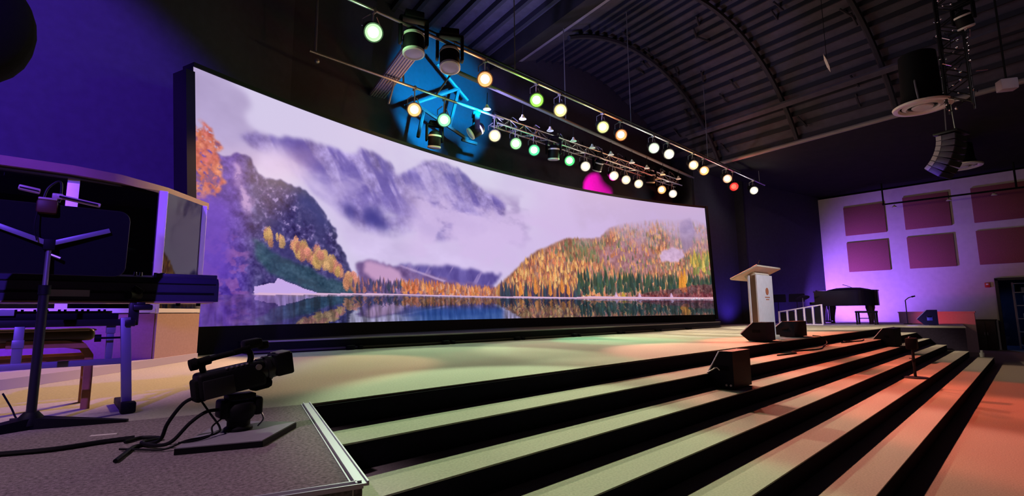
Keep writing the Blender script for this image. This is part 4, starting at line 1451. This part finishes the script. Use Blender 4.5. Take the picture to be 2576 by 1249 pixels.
m2 = thing('microphone_stand', 'thin black microphone stand beside the blue-lit monitor', 'microphone stand', (22.6, 3.72, ZS))
MB().lathe([(0, .02), (.12, .02), (.13, .0), (0, 0)], n=20).build('base', 'black', m2)
MB().cyl((0, 0, .02), (0, 0, .85), .016, n=10).build('pole', 'black_metal', m2)
MB().tube([(0, .0, .85), (-.03, -.10, .93), (-.05, -.20, .97)], .014, 8).build('boom', 'black_metal', m2)
MB().cyl((-.05, -.20, .965), (-.07, -.30, .99), .028, .022, n=12).build('microphone', 'black_soft', m2)

fl = thing('floor_lamp_can', 'small purple-lit can light at the foot of the wing corner', 'lamp', (19.55, 1.62, ZS - 4 * RISE - .165))
MB().cyl((0, 0, .002), (0, 0, .12), .05, .055, 16).build('housing', 'white', fl)
MB().cyl((0, 0, .121), (0, 0, .19), .035, .03, 14).build('neck', 'white', fl)

# ------------------------------------------------------------------ side wall: acoustic panels, alarm, batten with small lamps
names = ['upper panel of the column nearest the screen', 'lower panel of the column nearest the screen, glowing pink', 'upper panel of the middle column', 'lower panel of the middle column',
         'upper panel of the column over the door', 'lower panel of the column over the door']
k = 0
for y0, y1 in ((4.64, 6.14), (2.54, 4.0), (.38, 1.88)):
    for z0, z1 in ((4.80, 6.07 if y0 > 4 else 6.16), (3.18, 4.48)):
        t = thing('acoustic_panel', 'dark red fabric wall panel, ' + names[k], 'wall panel', (25.995, (y0 + y1) / 2, (z0 + z1) / 2), 0, 'acoustic panels on the side wall')
        MB().box((-.025, 0, 0), (.045, y1 - y0, z1 - z0), bev=.010).build('fabric_face', 'panel_red', t)
        mb = MB()
        mb.box((-.002, 0, 0), (.004, y1 - y0 - .1, z1 - z0 - .1))
        mb.build('mounting_back', 'black', t)
        k += 1
al = thing('fire_alarm', 'small red fire alarm on the side wall left of the door', 'alarm', (26.005, 1.75, 2.40))
MB().box((-.03, 0, 0), (.06, .15, .18), bev=.01).build('case', 'red_box', al)
MB().box((-.065, 0, .03), (.02, .07, .05), bev=.006).build('strobe', 'white', al)
bt = thing('lighting_batten', 'thin black pipe hanging in front of the side wall', 'pipe', (25.0, 0, 0))
MB().cyl((0, -1.6, 5.74), (0, 4.52, 5.83), .035, n=10).build('pipe', 'black', bt)
for y, z0 in ((4.48, 5.83), (.6, 5.79)):
    MB().cyl((0, y, z0), (0, y, 6.72), .03, n=10).build('hanger', 'black', bt)
for y, z, lb_ in ((4.13, 5.80, 'left pale spotlight under the pipe before the side wall'), (2.44, 5.79, 'middle pale spotlight under the pipe before the side wall'), (1.19, 5.77, 'right pale spotlight under the pipe before the side wall')):
    t = thing('small_spotlight', lb_, 'lamp', (25.0, y, z), 0, 'small spotlights on the wall batten')
    MB().cyl((0, 0, -.05), (0, 0, -.04 - .04), .02, n=8).build('stem', 'black', t)
    MB().lathe([(0, -.08), (.05, -.085), (.09, -.15), (.085, -.155), (0, -.12)], n=16).build('shade', 'white', t)

lc = thing('low_dark_box', 'dark low box against the side wall left of the door', 'cabinet', (25.72, 1.92, 0))  # invented box filling the dark patch beside the door
MB().box((0, 0, .55), (.48, .56, 1.06), bev=.01).build('body', 'box_brown', lc)
MB().box((0, 0, 1.10), (.52, .60, .04), bev=.006).build('top', 'box_brown', lc)
for s_ in (-1, 1):
    dr_ = MB().box((-.25, s_ * .14, .55), (.02, .26, .98), bev=.004).build('door', 'box_brown', lc)
    MB().box((-.266, s_ * .04, .6), (.012, .02, .10)).build('handle', 'steel', dr_)

# ------------------------------------------------------------------ gear in the room beyond the door
rk = thing('equipment_rack', 'tall dark rack of gear seen through the open door', 'rack', (27.4, .62, 0))
for sy in (-1, 1):
    for sx in (-1, 1):
        MB().box((sx * .25, sy * .52, 1.25), (.05, .05, 2.5)).build('post', 'steel', rk)
for z in (.12, .62, 1.12, 1.62, 2.12, 2.46):
    MB().box((0, 0, z), (.52, 1.06, .03)).build('shelf', 'steel', rk)
rng_ = random.Random(3)
for z in (.135, .635, 1.135, 1.635, 2.135):
    y = -.44
    while y < .40:
        wd, h = rng_.uniform(.12, .3), rng_.uniform(.16, .40)
        if z > 2:
            h = min(h, .28)
        if y + wd > .48:
            break
        nm = rng_.choice(('case_box', 'amplifier', 'storage_bin'))
        t = MB().box((27.4, .62 + y + wd / 2, z + h / 2 + .003), (.36, wd, h), bev=.01).build(nm, rng_.choice(('jacket_blue', 'black', 'jacket_blue', 'logo')))
        lev = {.135: 'bottom', .635: 'second lowest', 1.135: 'middle', 1.635: 'second highest', 2.135: 'top'}[z]
        tag(t, f'dim {nm.replace("_", " ")} on the {lev} shelf of the rack beyond the door', nm.split('_')[-1], 'gear on the rack beyond the door')
        y += wd + .04
# ------------------------------------------------------------------ stage lighting rig
zA = lambda x: 6.70 - .0155 * (x - 3)
zB = lambda x: 6.56 - .013 * (x - 5)
YA, YB = 7.35, 9.20


def roof_z(x, y):
    uu = x * math.cos(HD) - y * math.sin(HD)
    if uu > 16.55:
        return 6.98 - (uu - 16.55) * .0314
    if uu < VC[0] + VR * math.sin(a0):
        return 9.3
    return VC[1] + math.sqrt(VR ** 2 - (uu - VC[0]) ** 2)



pa = thing('lighting_pipe', 'long silver pipe carrying the front row of stage lights', 'pipe', (0, YA, 0))
MB().cyl((1.6, 0, zA(1.6)), (20.3, 0, zA(20.3)), .03, n=12).build('pipe', 'steel', pa)
MB().cyl((4.6, .16, zA(4.6) + .20), (18.5, .16, zA(18.5) + .20), .02, n=8).build('cable_loom', 'black', pa)
for x in (2.6, 6.9, 11.2, 15.6, 19.8):
    MB().cyl((x, 0, zA(x)), (x, 0, roof_z(x, YA) + .02), .012, n=6).build('drop_wire', 'steel', pa)
pb_ = thing('lighting_pipe', 'silver pipe of the rear row of lights with an upright at its left end', 'pipe', (0, YB, 0))
MB().cyl((3.25, 0, zB(3.25)), (8.2, 0, zB(8.2)), .03, n=12).build('pipe', 'steel', pb_)
MB().cyl((3.36, 0, zB(3.3) + .03), (3.36, 0, 9.29), .026, n=10).build('upright', 'steel', pb_)
MB().sphere((3.40, 0, zB(3.3) - .16), .05, n=10).build('end_hook', 'steel', pb_)
for x0, x1, dz in ((4.95, 5.35, 1.1), (5.30, 5.25, .9), (6.15, 6.9, 1.2)):
    MB().cyl((x0, .02, zB(x0) + (.02 if x0 > 5 else -.55)), (x1, .02, zB(x1) + dz), .022, n=8).build('brace', 'steel', pb_)

tr = thing('lighting_truss', 'silver lattice truss of the rear row crowded with lamps', 'truss', (0, YB + .12, 0))
mb = MB()
z0 = 6.50
ch = [(0.0, -.14), (.28, -.14), (.14, .12)]
for dy, dz in ch:
    mb.cyl((8.0, dy - .14, z0 + dz), (17.2, dy - .14, z0 - .10 + dz), .024, n=8)
mb.build('chord', 'steel', tr)
mb = MB()
n_ = 34
for i in range(n_):
    xa, xb = 8.0 + 9.2 * i / n_, 8.0 + 9.2 * (i + 1) / n_
    za = z0 - .10 * i / n_
    for (a, b) in ((0, 2), (1, 2), (0, 1)):
        p, q = (ch[a], ch[b]) if i % 2 else (ch[b], ch[a])
        mb.cyl((xa, p[0] - .14, za + p[1]), (xb, q[0] - .14, za + q[1]), .012, n=5)
mb.build('lattice', 'steel', tr)
for k in range(26):
    x = random.uniform(8.2, 17)
    s = random.uniform(-.2, .2)
    MB().tube([(x, random.uniform(-.1, .1), z0 + .14), (x + s, .1, z0 + .26), (x + s * 2, random.uniform(-.1, .1), z0 - .12)], .012, 6).build('cable_loop', random.choice(('black', 'steel', 'logo')), tr)

md = thing('cable_pipe', 'pair of dark pipes between the two rows of lights', 'pipe', (0, 0, 0))
for dy, dz in ((0, 0), (.12, .05)):
    MB().cyl((5.6, 8.1 + dy, 6.66 + dz), (17.5, 8.85 + dy, 6.55 + dz), .035, n=8).build('pipe', 'wall_grey_dark', md)
MB().cyl((9.75, 8.42, 6.62), (9.75, 8.42, roof_z(9.75, 8.42)), .014, n=6).build('drop_wire', 'steel', md)
ords = ['first', 'second', 'third', 'fourth', 'fifth', 'sixth', 'seventh', 'eighth', 'ninth', 'tenth', 'eleventh', 'twelfth', 'thirteenth']
for i, (x, y) in enumerate([(6.96, 8.36), (7.98, 8.25), (9.05, 8.35), (10.1, 8.47), (10.94, 8.49), (11.87, 8.53), (13.03, 8.58), (13.92, 8.61), (15.0, 8.68), (15.94, 8.62)]):
    t = thing('pendant_lamp', f'{ords[i]} small white bell pendant from the left under the dark pipes', 'lamp', (x, y, 6.22), 0, 'small bell pendants')
    MB().lathe([(0, .07), (.025, .06), (.035, .02), (.085, -.04), (.09, -.05), (.08, -.05), (0, .0)], n=16).build('shade', 'white', t)
    MB().cyl((0, 0, .07), (0, -.02, .34), .008, n=6).build('stem', 'black', t)

# ------------------------------------------------------------------ fixtures
EM = {}


def glow(colr, s, tagn):
    key = (colr, s)
    if key not in EM:
        EM[key] = emis('lamp_' + tagn, colr, s)
    return EM[key]


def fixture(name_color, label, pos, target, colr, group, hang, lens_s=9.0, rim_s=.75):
    """theatre lantern hanging from a pipe: pos is the lens centre, it faces target"""
    p, q = Vector(pos), Vector(target)
    t = thing('stage_light', label, 'stage light', pos, 0, group)
    d = (q - p).normalized()
    qr = Vector((0, 0, -1)).rotation_difference(d)
    m4 = qr.to_matrix().to_4x4()
    loc = lambda v: m4 @ Vector(v)
    mb = MB()
    mb.lathe([(.150, .0), (.162, .0), (.165, .05), (.15, .10), (.135, .14), (.13, .36), (.11, .42), (.05, .44), (0, .44)], (0, 0, 0), n=22)
    mb.lathe([(.150, 0), (.138, .06), (0, .06)], n=22)
    bmesh.ops.transform(mb.bm, matrix=m4, verts=mb.bm.verts)
    mb0 = mb.build('housing', 'black_metal', t)
    mb = MB()
    mb.lathe([(0, .020), (.05, .024), (.090, .036), (.090, .046), (0, .046)], n=24)
    bmesh.ops.transform(mb.bm, matrix=m4, verts=mb.bm.verts)
    hs = mb0
    mb.build('lens', glow(name_color[1], lens_s, name_color[0] + '_lens'), hs, 'glowing ' + name_color[0] + ' lens')
    mb = MB()
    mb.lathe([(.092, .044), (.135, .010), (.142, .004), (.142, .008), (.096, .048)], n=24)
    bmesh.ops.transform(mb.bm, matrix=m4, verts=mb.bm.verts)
    mb.build('halo_ring', glow(colr, rim_s, name_color[0] + '_halo'), hs)  # emissive ring paints the coloured halo around the lens
    top = Vector((0, 0, .40))
    for s in (-1, 1):
        side = loc((s * .175, 0, .20))
        MB().tube([side, side + Vector((0, 0, .12)), (side * .3) + Vector((0, 0, .30))], .011, 6, False).build('yoke_arm', 'steel', t)
    cen = loc((0, 0, .20))
    MB().cyl((cen.x * .9, cen.y * .9, cen.z + .09), (cen.x * .3, cen.y * .3, hang - .05), .014, n=8).build('stem', 'steel', t)
    MB().box((cen.x * .15, cen.y * .15, hang), (.05, .10, .10), bev=.008).build('clamp', 'steel', t)
    return t


WW, WG, WY, GR, OR_, RD = ('warm white', (1.0, .93, .74)), ('pale green', (.80, 1.0, .72)), ('pale yellow', (1.0, .97, .66)), ('green', (.62, 1.0, .60)), ('orange', (1.0, .80, .52)), ('red', (1.0, .10, .06))
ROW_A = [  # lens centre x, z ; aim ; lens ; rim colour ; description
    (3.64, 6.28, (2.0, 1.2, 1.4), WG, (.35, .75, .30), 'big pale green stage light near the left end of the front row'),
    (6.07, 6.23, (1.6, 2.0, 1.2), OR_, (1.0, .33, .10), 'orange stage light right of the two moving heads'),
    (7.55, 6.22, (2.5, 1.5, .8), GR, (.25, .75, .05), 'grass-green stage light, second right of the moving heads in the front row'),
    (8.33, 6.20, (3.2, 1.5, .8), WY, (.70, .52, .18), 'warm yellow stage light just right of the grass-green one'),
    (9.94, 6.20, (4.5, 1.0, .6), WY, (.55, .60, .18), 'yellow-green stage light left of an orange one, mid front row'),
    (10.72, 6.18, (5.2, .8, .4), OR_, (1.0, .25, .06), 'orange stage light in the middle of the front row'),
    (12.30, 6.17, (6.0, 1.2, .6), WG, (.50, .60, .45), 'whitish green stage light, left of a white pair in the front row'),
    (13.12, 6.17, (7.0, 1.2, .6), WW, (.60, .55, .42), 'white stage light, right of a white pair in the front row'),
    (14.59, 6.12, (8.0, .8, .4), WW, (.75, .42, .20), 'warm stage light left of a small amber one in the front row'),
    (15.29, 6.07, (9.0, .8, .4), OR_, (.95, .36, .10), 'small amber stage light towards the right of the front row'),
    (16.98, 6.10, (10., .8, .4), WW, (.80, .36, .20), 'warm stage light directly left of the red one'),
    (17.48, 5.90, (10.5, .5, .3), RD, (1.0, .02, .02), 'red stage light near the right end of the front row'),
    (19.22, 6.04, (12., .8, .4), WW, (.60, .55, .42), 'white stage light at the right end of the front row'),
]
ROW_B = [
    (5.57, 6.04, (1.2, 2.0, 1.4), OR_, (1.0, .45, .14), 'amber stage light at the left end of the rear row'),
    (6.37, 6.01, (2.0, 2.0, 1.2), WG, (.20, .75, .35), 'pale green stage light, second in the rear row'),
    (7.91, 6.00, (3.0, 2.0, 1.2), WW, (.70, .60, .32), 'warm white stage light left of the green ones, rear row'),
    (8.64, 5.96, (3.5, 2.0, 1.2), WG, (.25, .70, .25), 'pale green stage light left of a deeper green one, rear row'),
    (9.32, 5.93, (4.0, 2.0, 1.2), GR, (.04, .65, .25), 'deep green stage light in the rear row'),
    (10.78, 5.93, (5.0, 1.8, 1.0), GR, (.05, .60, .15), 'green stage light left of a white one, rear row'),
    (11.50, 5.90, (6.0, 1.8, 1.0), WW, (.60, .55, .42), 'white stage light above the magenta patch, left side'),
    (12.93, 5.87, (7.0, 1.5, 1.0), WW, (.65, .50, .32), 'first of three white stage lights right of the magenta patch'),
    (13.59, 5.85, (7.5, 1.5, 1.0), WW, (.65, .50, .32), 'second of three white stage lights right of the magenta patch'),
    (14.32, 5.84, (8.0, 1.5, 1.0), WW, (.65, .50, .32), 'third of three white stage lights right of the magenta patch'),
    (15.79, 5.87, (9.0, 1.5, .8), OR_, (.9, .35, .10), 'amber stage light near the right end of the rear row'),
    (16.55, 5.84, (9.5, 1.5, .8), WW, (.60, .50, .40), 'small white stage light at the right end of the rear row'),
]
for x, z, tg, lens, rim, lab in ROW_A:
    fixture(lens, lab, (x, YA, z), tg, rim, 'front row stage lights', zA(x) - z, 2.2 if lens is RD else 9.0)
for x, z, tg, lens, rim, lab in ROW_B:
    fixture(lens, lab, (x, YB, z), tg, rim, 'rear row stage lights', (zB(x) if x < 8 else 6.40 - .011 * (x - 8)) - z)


def moving_head(label, pos, pitch, yaw, s=1.0, group='moving head lights'):
    """pos: centre of the head"""
    t = thing('moving_head', label, 'stage light', pos, yaw, group)
    t.scale = (s, s, s)
    MB().box((0, 0, .50), (.34, .24, .12), bev=.02).build('base', 'black', t)
    for sx in (-1, 1):
        MB().box((sx * .235, 0, .20), (.055, .16, .50), bev=.02).build('yoke_arm', 'black', t)
    MB().box((0, 0, .43), (.50, .16, .05), bev=.015).build('yoke_bridge', 'black', t)
    rot = Matrix.Rotation(pitch, 4, 'X')
    mb = MB()
    mb.lathe([(0, .27), (.10, .26), (.165, .20), (.19, .10), (.19, -.16), (.175, -.20), (0, -.20)], n=26)
    bmesh.ops.transform(mb.bm, matrix=rot, verts=mb.bm.verts)
    hh = mb.build('head', 'black', t)
    mb = MB()
    mb.lathe([(.190, .085), (.198, .085), (.198, .135), (.186, .135)], n=26)
    bmesh.ops.transform(mb.bm, matrix=rot, verts=mb.bm.verts)
    mb.build('white_band', 'white', hh)
    mb = MB()
    mb.lathe([(.17, -.20), (.196, -.19), (.196, -.23), (.17, -.245), (.15, -.225)], n=26)
    bmesh.ops.transform(mb.bm, matrix=rot, verts=mb.bm.verts)
    mb.build('front_ring', 'white', hh)
    mb = MB()
    mb.lathe([(0, -.245), (.08, -.24), (.155, -.222), (0, -.205)], n=24)
    bmesh.ops.transform(mb.bm, matrix=rot, verts=mb.bm.verts)
    mb.build('lens', 'lens_pale', hh)
    return t


M['lens_pale'] = mat('unlit_lens', (.62, .56, .72), .25)
moving_head('large moving head with white band, left one of the front pair', (4.40, YA - .02, 6.38), R(-6), R(-20))
moving_head('large moving head with white band, right one of the front pair', (5.19, YA - .02, 6.36), R(-14), R(-30))
moving_head('blue-lit moving head tilted sideways at the left of the truss', (7.35, YB + .05, 6.02), R(55), R(60), .8)
moving_head('dark moving head hanging low before the blue patch of wall', (6.34, YB + .35, 5.62), R(10), R(-20), .8)
moving_head('dark moving head hanging under the middle of the truss', (10.15, YB + .05, 6.05), R(10), R(-35), .85)
moving_head('dark moving head under the truss near its right part', (15.25, YB + .1, 6.25), R(15), R(-35), .8)
moving_head('dark moving head under the truss right of the magenta patch', (12.25, YB + .1, 6.1), R(30), R(-15), .75)

# ------------------------------------------------------------------ pieces hanging high on the left
sk = thing('hanging_speaker', 'rounded black loudspeaker hanging at the upper left edge', 'speaker', (-.46, 4.0, 3.27), R(15))
MB().sphere((0, 0, -.04), .27, (1, .9, 1.3), 24).build('cabinet', 'black_soft', sk)
MB().cyl((0, 0, .26), (-.05, 0, 3.6), .02, n=8).build('hanger', 'black', sk)
t = thing('ribbed_duct', 'long lilac ribbed duct behind the moving heads, left of the blue patch', 'duct', (5.02, 9.1, 6.66), 0, None, (0, 0, R(78.5)))
MB().box((0, 0, .04), (2.65, .36, .07)).build('sheet', 'duct', t)
for k in range(6):
    MB().box((0, -.18 + .36 * (k + .5) / 6, -.005), (2.65, .022, .02)).build('rib', 'duct_rib', t)
M['brace_paint'] = mat('brace_paint', (.07, .07, .09), .6)
sf = thing('steel_frame', 'triangular steel bracing on the blue-lit wall above the screen', 'frame', (0, 10.3, 0))
for a, b in (((6.0, 6.6), (7.6, 7.55)), ((7.6, 7.55), (7.3, 6.4)), ((6.2, 6.75), (7.9, 6.2)), ((6.9, 8.0), (7.9, 7.3)), ((6.5, 6.6), (6.35, 5.9)), ((7.7, 6.15), (8.2, 6.15))):
    MB().cyl((a[0], 0, a[1]), (b[0], 0, b[1]), .045, n=6).build('brace', 'brace_paint', sf)

# ------------------------------------------------------------------ line array, its truss, ceiling diffusers on the right
la = thing('line_array', 'curved purple-lit loudspeaker array hanging at the right', 'speaker', (15.2, 1.28, 5.55), R(-14))
y, z, ang = 0, 0, R(2)
for k in range(7):
    q = Matrix.Translation((0, y, z)) @ Matrix.Rotation(ang, 4, 'X')
    mb = MB()
    mb.box((0, .02, -.07), (.62, .34, .128), bev=.008)
    bmesh.ops.transform(mb.bm, matrix=q, verts=mb.bm.verts)
    ac = mb.build('array_cabinet', 'cab_violet', la)
    mb = MB()
    mb.box((0, -.155, -.07), (.58, .012, .11))
    bmesh.ops.transform(mb.bm, matrix=q, verts=mb.bm.verts)
    mb.build('grille', 'grille', ac)
    mb = MB()
    mb.box((-.317, .150, -.07), (.012, .10, .10))
    bmesh.ops.transform(mb.bm, matrix=q, verts=mb.bm.verts)
    mb.build('rigging_plate', 'logo', ac)
    y += math.sin(ang) * .135
    z -= math.cos(ang) * .135
    ang += R(7)
MB().box((0, .02, .05), (.66, .46, .06), bev=.01).build('bumper_frame', 'black_metal', la)
for s in (-1, 1):
    MB().cyl((s * .25, .02, .08), (s * .1, .02, 1.45), .012, n=6).build('hoist_chain', 'steel', la)

vt = thing('hanging_truss', 'dark vertical lattice truss with glints above the loudspeaker array', 'truss', (13.9, .98, 0))
mb = MB()
hw = .20
for sx in (-1, 1):
    for sy in (-1, 1):
        mb.cyl((sx * hw, sy * hw, 5.75), (sx * hw, sy * hw, 8.6), .025, n=8)
mb.build('chord', 'truss_dark', vt)
mb = MB()
for k in range(11):
    za, zb = 5.8 + k * .25, 6.05 + k * .25
    s = 1 if k % 2 else -1
    for f in ((-1, -1, 1, -1), (1, -1, 1, 1), (1, 1, -1, 1), (-1, 1, -1, -1)):
        a, b = (f[0], f[1]), (f[2], f[3])
        if s < 0:
            a, b = b, a
        mb.cyl((a[0] * hw, a[1] * hw, za), (b[0] * hw, b[1] * hw, zb), .013, n=5)
mb.build('lattice', 'black_metal', vt)
rr = random.Random(5)
for k in range(56):
    z = rr.uniform(5.7, 8.3)
    a = rr.uniform(0, 6.28)
    p = Vector((rr.choice((-1, 1)) * .225, rr.uniform(-.22, .22), z)) if k % 2 else Vector((rr.uniform(-.22, .22), rr.choice((-1, 1)) * .225, z))
    MB().sphere(p, rr.uniform(.016, .036), n=8).build('glint_bead', 'chrome', vt)  # chrome beads scattered over the lattice to add glints
for k in range(16):
    z = rr.uniform(5.8, 8.3)
    a = rr.uniform(0, 6.28)
    MB().cyl((.3 * math.cos(a), .3 * math.sin(a), z), (.3 * math.cos(a) + rr.uniform(-.1, .1), .3 * math.sin(a) + rr.uniform(-.25, .25), z + rr.uniform(-.2, .2)), .012, n=6).build('clamp', 'chrome', vt)
moving_head('dark moving head with pale bands on the truss above the loudspeaker array', (13.62, .74, 7.55), R(-20), R(70), .75)
for i, (x, y, lab) in enumerate(((13.9, 1.60, 'nearer round white ceiling diffuser left of the truss'), (20.9, 1.66, 'farther round white ceiling diffuser beside the loudspeaker array'))):
    t = thing('ceiling_diffuser', lab, 'air vent', (x, y, 6.0), 0, 'round ceiling air diffusers')
    MB().lathe([(.53, .03), (.545, .02), (.53, -.02), (.44, -.025), (.40, .02), (.42, .03)], n=40).build('outer_ring', 'white', t)
    MB().lathe([(.36, .05), (.37, .01), (.30, -.03), (.27, .0), (.28, .04)], n=36).build('middle_ring', 'white_matte', t)
    MB().lathe([(0, -.03), (.18, -.03), (.20, -.005), (.18, .03), (0, .03)], n=30).build('centre_plate', 'white_matte', t)
    MB().lathe([(0, .04), (.42, .04), (.40, .10), (.36, .25), (.34, 1.2 if i == 0 else .7), (0, 1.2 if i == 0 else .7)], n=30).build('duct', 'black', t)
    MB().tube([(-.40, .0, .04), (-.42, .02, .28), (-.30, .05, .62)], .02, 6).build('strap', 'flange', t)
bl = thing('ceiling_fin', 'slim white blade hanging under the right part of the roof', 'fin', (11.95, 2.86, 6.85), 0)
MB().prism([(-.52, .0), (-.2, .028), (.2, .03), (.52, 0), (.2, -.024), (-.2, -.022)], -.01, .01, Matrix.Rotation(R(8), 4, 'Z') @ Matrix.Rotation(R(15), 4, 'X')).build('blade', 'white', bl)
MB().cyl((0, 0, .012), (0, 0, 2.2), .006, n=6).build('wire', 'black', bl)
pj = thing('projector_box', 'small grey box lamp hanging right of the truss', 'lamp', (14.9, .28, 6.35), R(30))
MB().box((0, 0, 0), (.22, .3, .24), bev=.02).build('case', 'duct', pj)
MB().cyl((0, 0, .12), (0, 0, roof_z(14.9, .28) - 6.35), .02, n=8).build('stem', 'black', pj)
# ------------------------------------------------------------------ world and render look
w = bpy.data.worlds.new('world')
scene.world = w
w.use_nodes = True
bg = w.node_tree.nodes['Background']
bg.inputs[0].default_value = (0.35, 0.28, 0.6, 1)
bg.inputs[1].default_value = 0.004
vs_ = scene.view_settings
vs_.view_transform = 'Standard'
vs_.look = 'None'
vs_.gamma = 1
vs_.exposure = 0
vs_.use_curve_mapping = False
scene.cycles.use_denoising = True
scene.cycles.max_bounces = 5
scene.cycles.diffuse_bounces = 3
scene.cycles.glossy_bounces = 3
scene.cycles.transmission_bounces = 5
scene.cycles.sample_clamp_indirect = 3
scene.cycles.caustics_reflective = False
scene.cycles.caustics_refractive = False


def spot(name, pos, target, colr, power, angle, blend=.35, radius=.09):
    d = bpy.data.lights.new(name, 'SPOT')
    d.energy = power
    d.color = colr
    d.spot_size = R(angle)
    d.spot_blend = blend
    d.shadow_soft_size = radius
    o = bpy.data.objects.new(name, d)
    COL.objects.link(o)
    o.location = pos
    o.rotation_euler = aim(pos, target)
    return o


def from_lamp(x, y, z, facing, target, colr, power, angle, blend=.4):
    """beam of a lantern: starts just in front of its lens"""
    p = Vector((x, y, z))
    d = (Vector(facing) - p).normalized()
    return spot('beam', p + d * .07, target, colr, power, angle, blend)


BEAMS_A = [  # target, colour, power, angle
    ((2.6, 2.2, .75), (.72, 1, .56), 1650, 30),
    ((2.0, 5.6, 1), (1, .50, .28), 1000, 28),
    ((3.9, 2.6, .7), (.80, 1, .60), 420, 20),
    ((7.0, 2.6, .7), (1, .44, .32), 1900, 36),
    ((10.2, 5.7, 1), (1, .84, .50), 900, 40),
    ((9.6, 1.6, .4), (1, .15, .085), 3000, 40),
    ((13., 5.7, 1), (1, .82, .54), 900, 42),
    ((17.5, 5.6, 1), (1, .82, .58), 2200, 42),
    ((5.4, .8, .2), (1, .30, .24), 2200, 34),
    ((13.0, 1.9, .4), (1, .20, .12), 2600, 32),
    ((17.0, 2.3, .5), (1, .66, .46), 700, 32),
    ((8.2, .1, .0), (1, .17, .09), 2500, 36),
    ((18.0, .2, .1), (.85, .66, .42), 420, 40),
]
BEAMS_B = [
    ((-.9, 6.3, 1), (1, .57, .26), 3600, 36),
    ((3.9, 5.2, 1), (.74, 1, .54), 1050, 36),
    ((6.6, 5.2, 1), (.90, 1, .60), 900, 38),
    ((4.2, 6.9, 1), (.35, 1, .52), 380, 30),
    ((8.3, 6.1, 1), (.14, 1, .46), 900, 26),
    ((9.4, 6.6, 1), (.40, 1, .52), 420, 32),
    ((9.0, 5.0, 1), (1, .80, .50), 420, 34),
    ((5.4, 4.6, 1), (1, .36, .34), 1000, 22),
    ((14.5, 6.2, 1), (1, .78, .54), 800, 40),
    ((11.6, 5.4, 1), (1, .76, .42), 700, 36),
    ((6.6, 5.6, 1), (.9, 1, .6), 500, 34),
    ((19.0, 5.6, 1), (1, .80, .56), 1100, 36),
]
def spill(x, y, z, facing, colr, power):
    p = Vector((x, y, z))
    d = (Vector(facing) - p).normalized()
    l = bpy.data.lights.new('lens_spill', 'POINT')
    l.energy = power
    l.color = colr
    l.shadow_soft_size = .06
    o = bpy.data.objects.new('lens_spill', l)
    COL.objects.link(o)
    o.location = p + d * .13
    return o


for x, z, fc, ln, rim, lab in ROW_A:
    spill(x, YA, z, fc, rim, 26)
for x, z, fc, ln, rim, lab in ROW_B:
    spill(x, YB, z, fc, rim, 20)
for (x, z, fc, *_), (tg, colr, pw, an) in zip(ROW_A, BEAMS_A):
    from_lamp(x, YA, z, fc, tg, colr, pw, an)
for (x, z, fc, *_), (tg, colr, pw, an) in zip(ROW_B, BEAMS_B):
    from_lamp(x, YB, z, fc, tg, colr, pw, an)

# further washes and floor cans, with added spots marked
spot('wash_left_wall', (-5.5, 1.0, 6.2), (-2.6, 8.9, 3.4), (.21, .055, 1), 10500, 54, .3)
spot('wash_stage_left', (-3.4, -3.0, 6.0), (-.35, 5.8, 2.0), (.19, .075, 1), 3200, 28, .5)
spot('platform_fill', (-4.8, 1.4, 8.7), (-.55, 2.45, 1.0), (1, .66, .92), 1500, 21, .6)  # unseen fill spot, added to brighten the platform
spot('wash_right_wall', (23.2, 7.2, 1.2), (26.0, 5.75, 2.6), (.33, .12, 1), 2200, 84, .8)
spot('wash_piano', (17.5, 3.0, 6.0), (21.5, 6.2, 1.2), (.34, .15, 1), 700, 34, .6)
spot('uplight_rear_right', (19.6, 8.0, 1.08), (19.6, 9.0, 3.0), (.16, .07, 1), 110, 130, .8)
spot('red_can', (22.9, 3.3, 1.12), (24.2, 2.5, 1.0), (1, .06, .14), 30, 130, .8)
spot('blue_can', (20.4, 3.4, 1.1), (21.7, 3.0, 1.25), (.25, .14, 1), 70, 70, .8)
spot('blue_spot', (7.2, YB - .6, 6.5), (7.3, 10.6, 7.0), (.0, .52, 1), 1900, 80, .3)
spot('duct_violet', (4.0, 6.6, 1.2), (5.0, 9.0, 6.6), (.55, .45, 1), 260, 18, .5)  # added spot that tints the duct; no fixture stands there
spot('uplight_recess', (22.5, 6.6, 1.1), (22.6, 8.0, 2.4), (.14, .07, 1), 40, 120, .8)
spot('magenta_spot', (12.2, YB - .55, 5.62), (13.72, 10.55, 5.80), (1, 0, .33), 6000, 27, .12)
spot('array_violet', (13.2, 5.2, 1.25), (15.2, 1.55, 4.72), (.17, .03, 1), 2600, 7, .7)
spot('door_glow', (28.6, 2.4, 2.7), (27.2, .8, 1.0), (.15, .35, 1), 40, 120, .6)
spot('house_right', (8, -6, 8.5), (25, 3, 5.2), (1, .80, .82), 360, 50, .7)
spot('lectern_fill', (8.5, -4.0, 7.2), (10.72, 4.1, 1.75), (.95, .92, 1), 2600, 11, .5)  # unseen white spot added from the hall so the lectern turns paler
spot('deck_wash', (7.0, 8.6, 5.6), (10.5, 8, 10), (.42, .34, 1), 620, 110, .8)

# ------------------------------------------------------------------ true size: everything above was laid out in units of 0.8 m
SC = 0.8
for o in list(COL.objects):
    if o.parent is None:
        o.location = o.location * SC
        if o.type in ('MESH', 'EMPTY'):
            o.scale = o.scale * SC
        elif o.type == 'LIGHT':
            o.data.energy *= SC * SC
            o.data.shadow_soft_size *= SC
cam.location = (0, 0, EYE * SC)
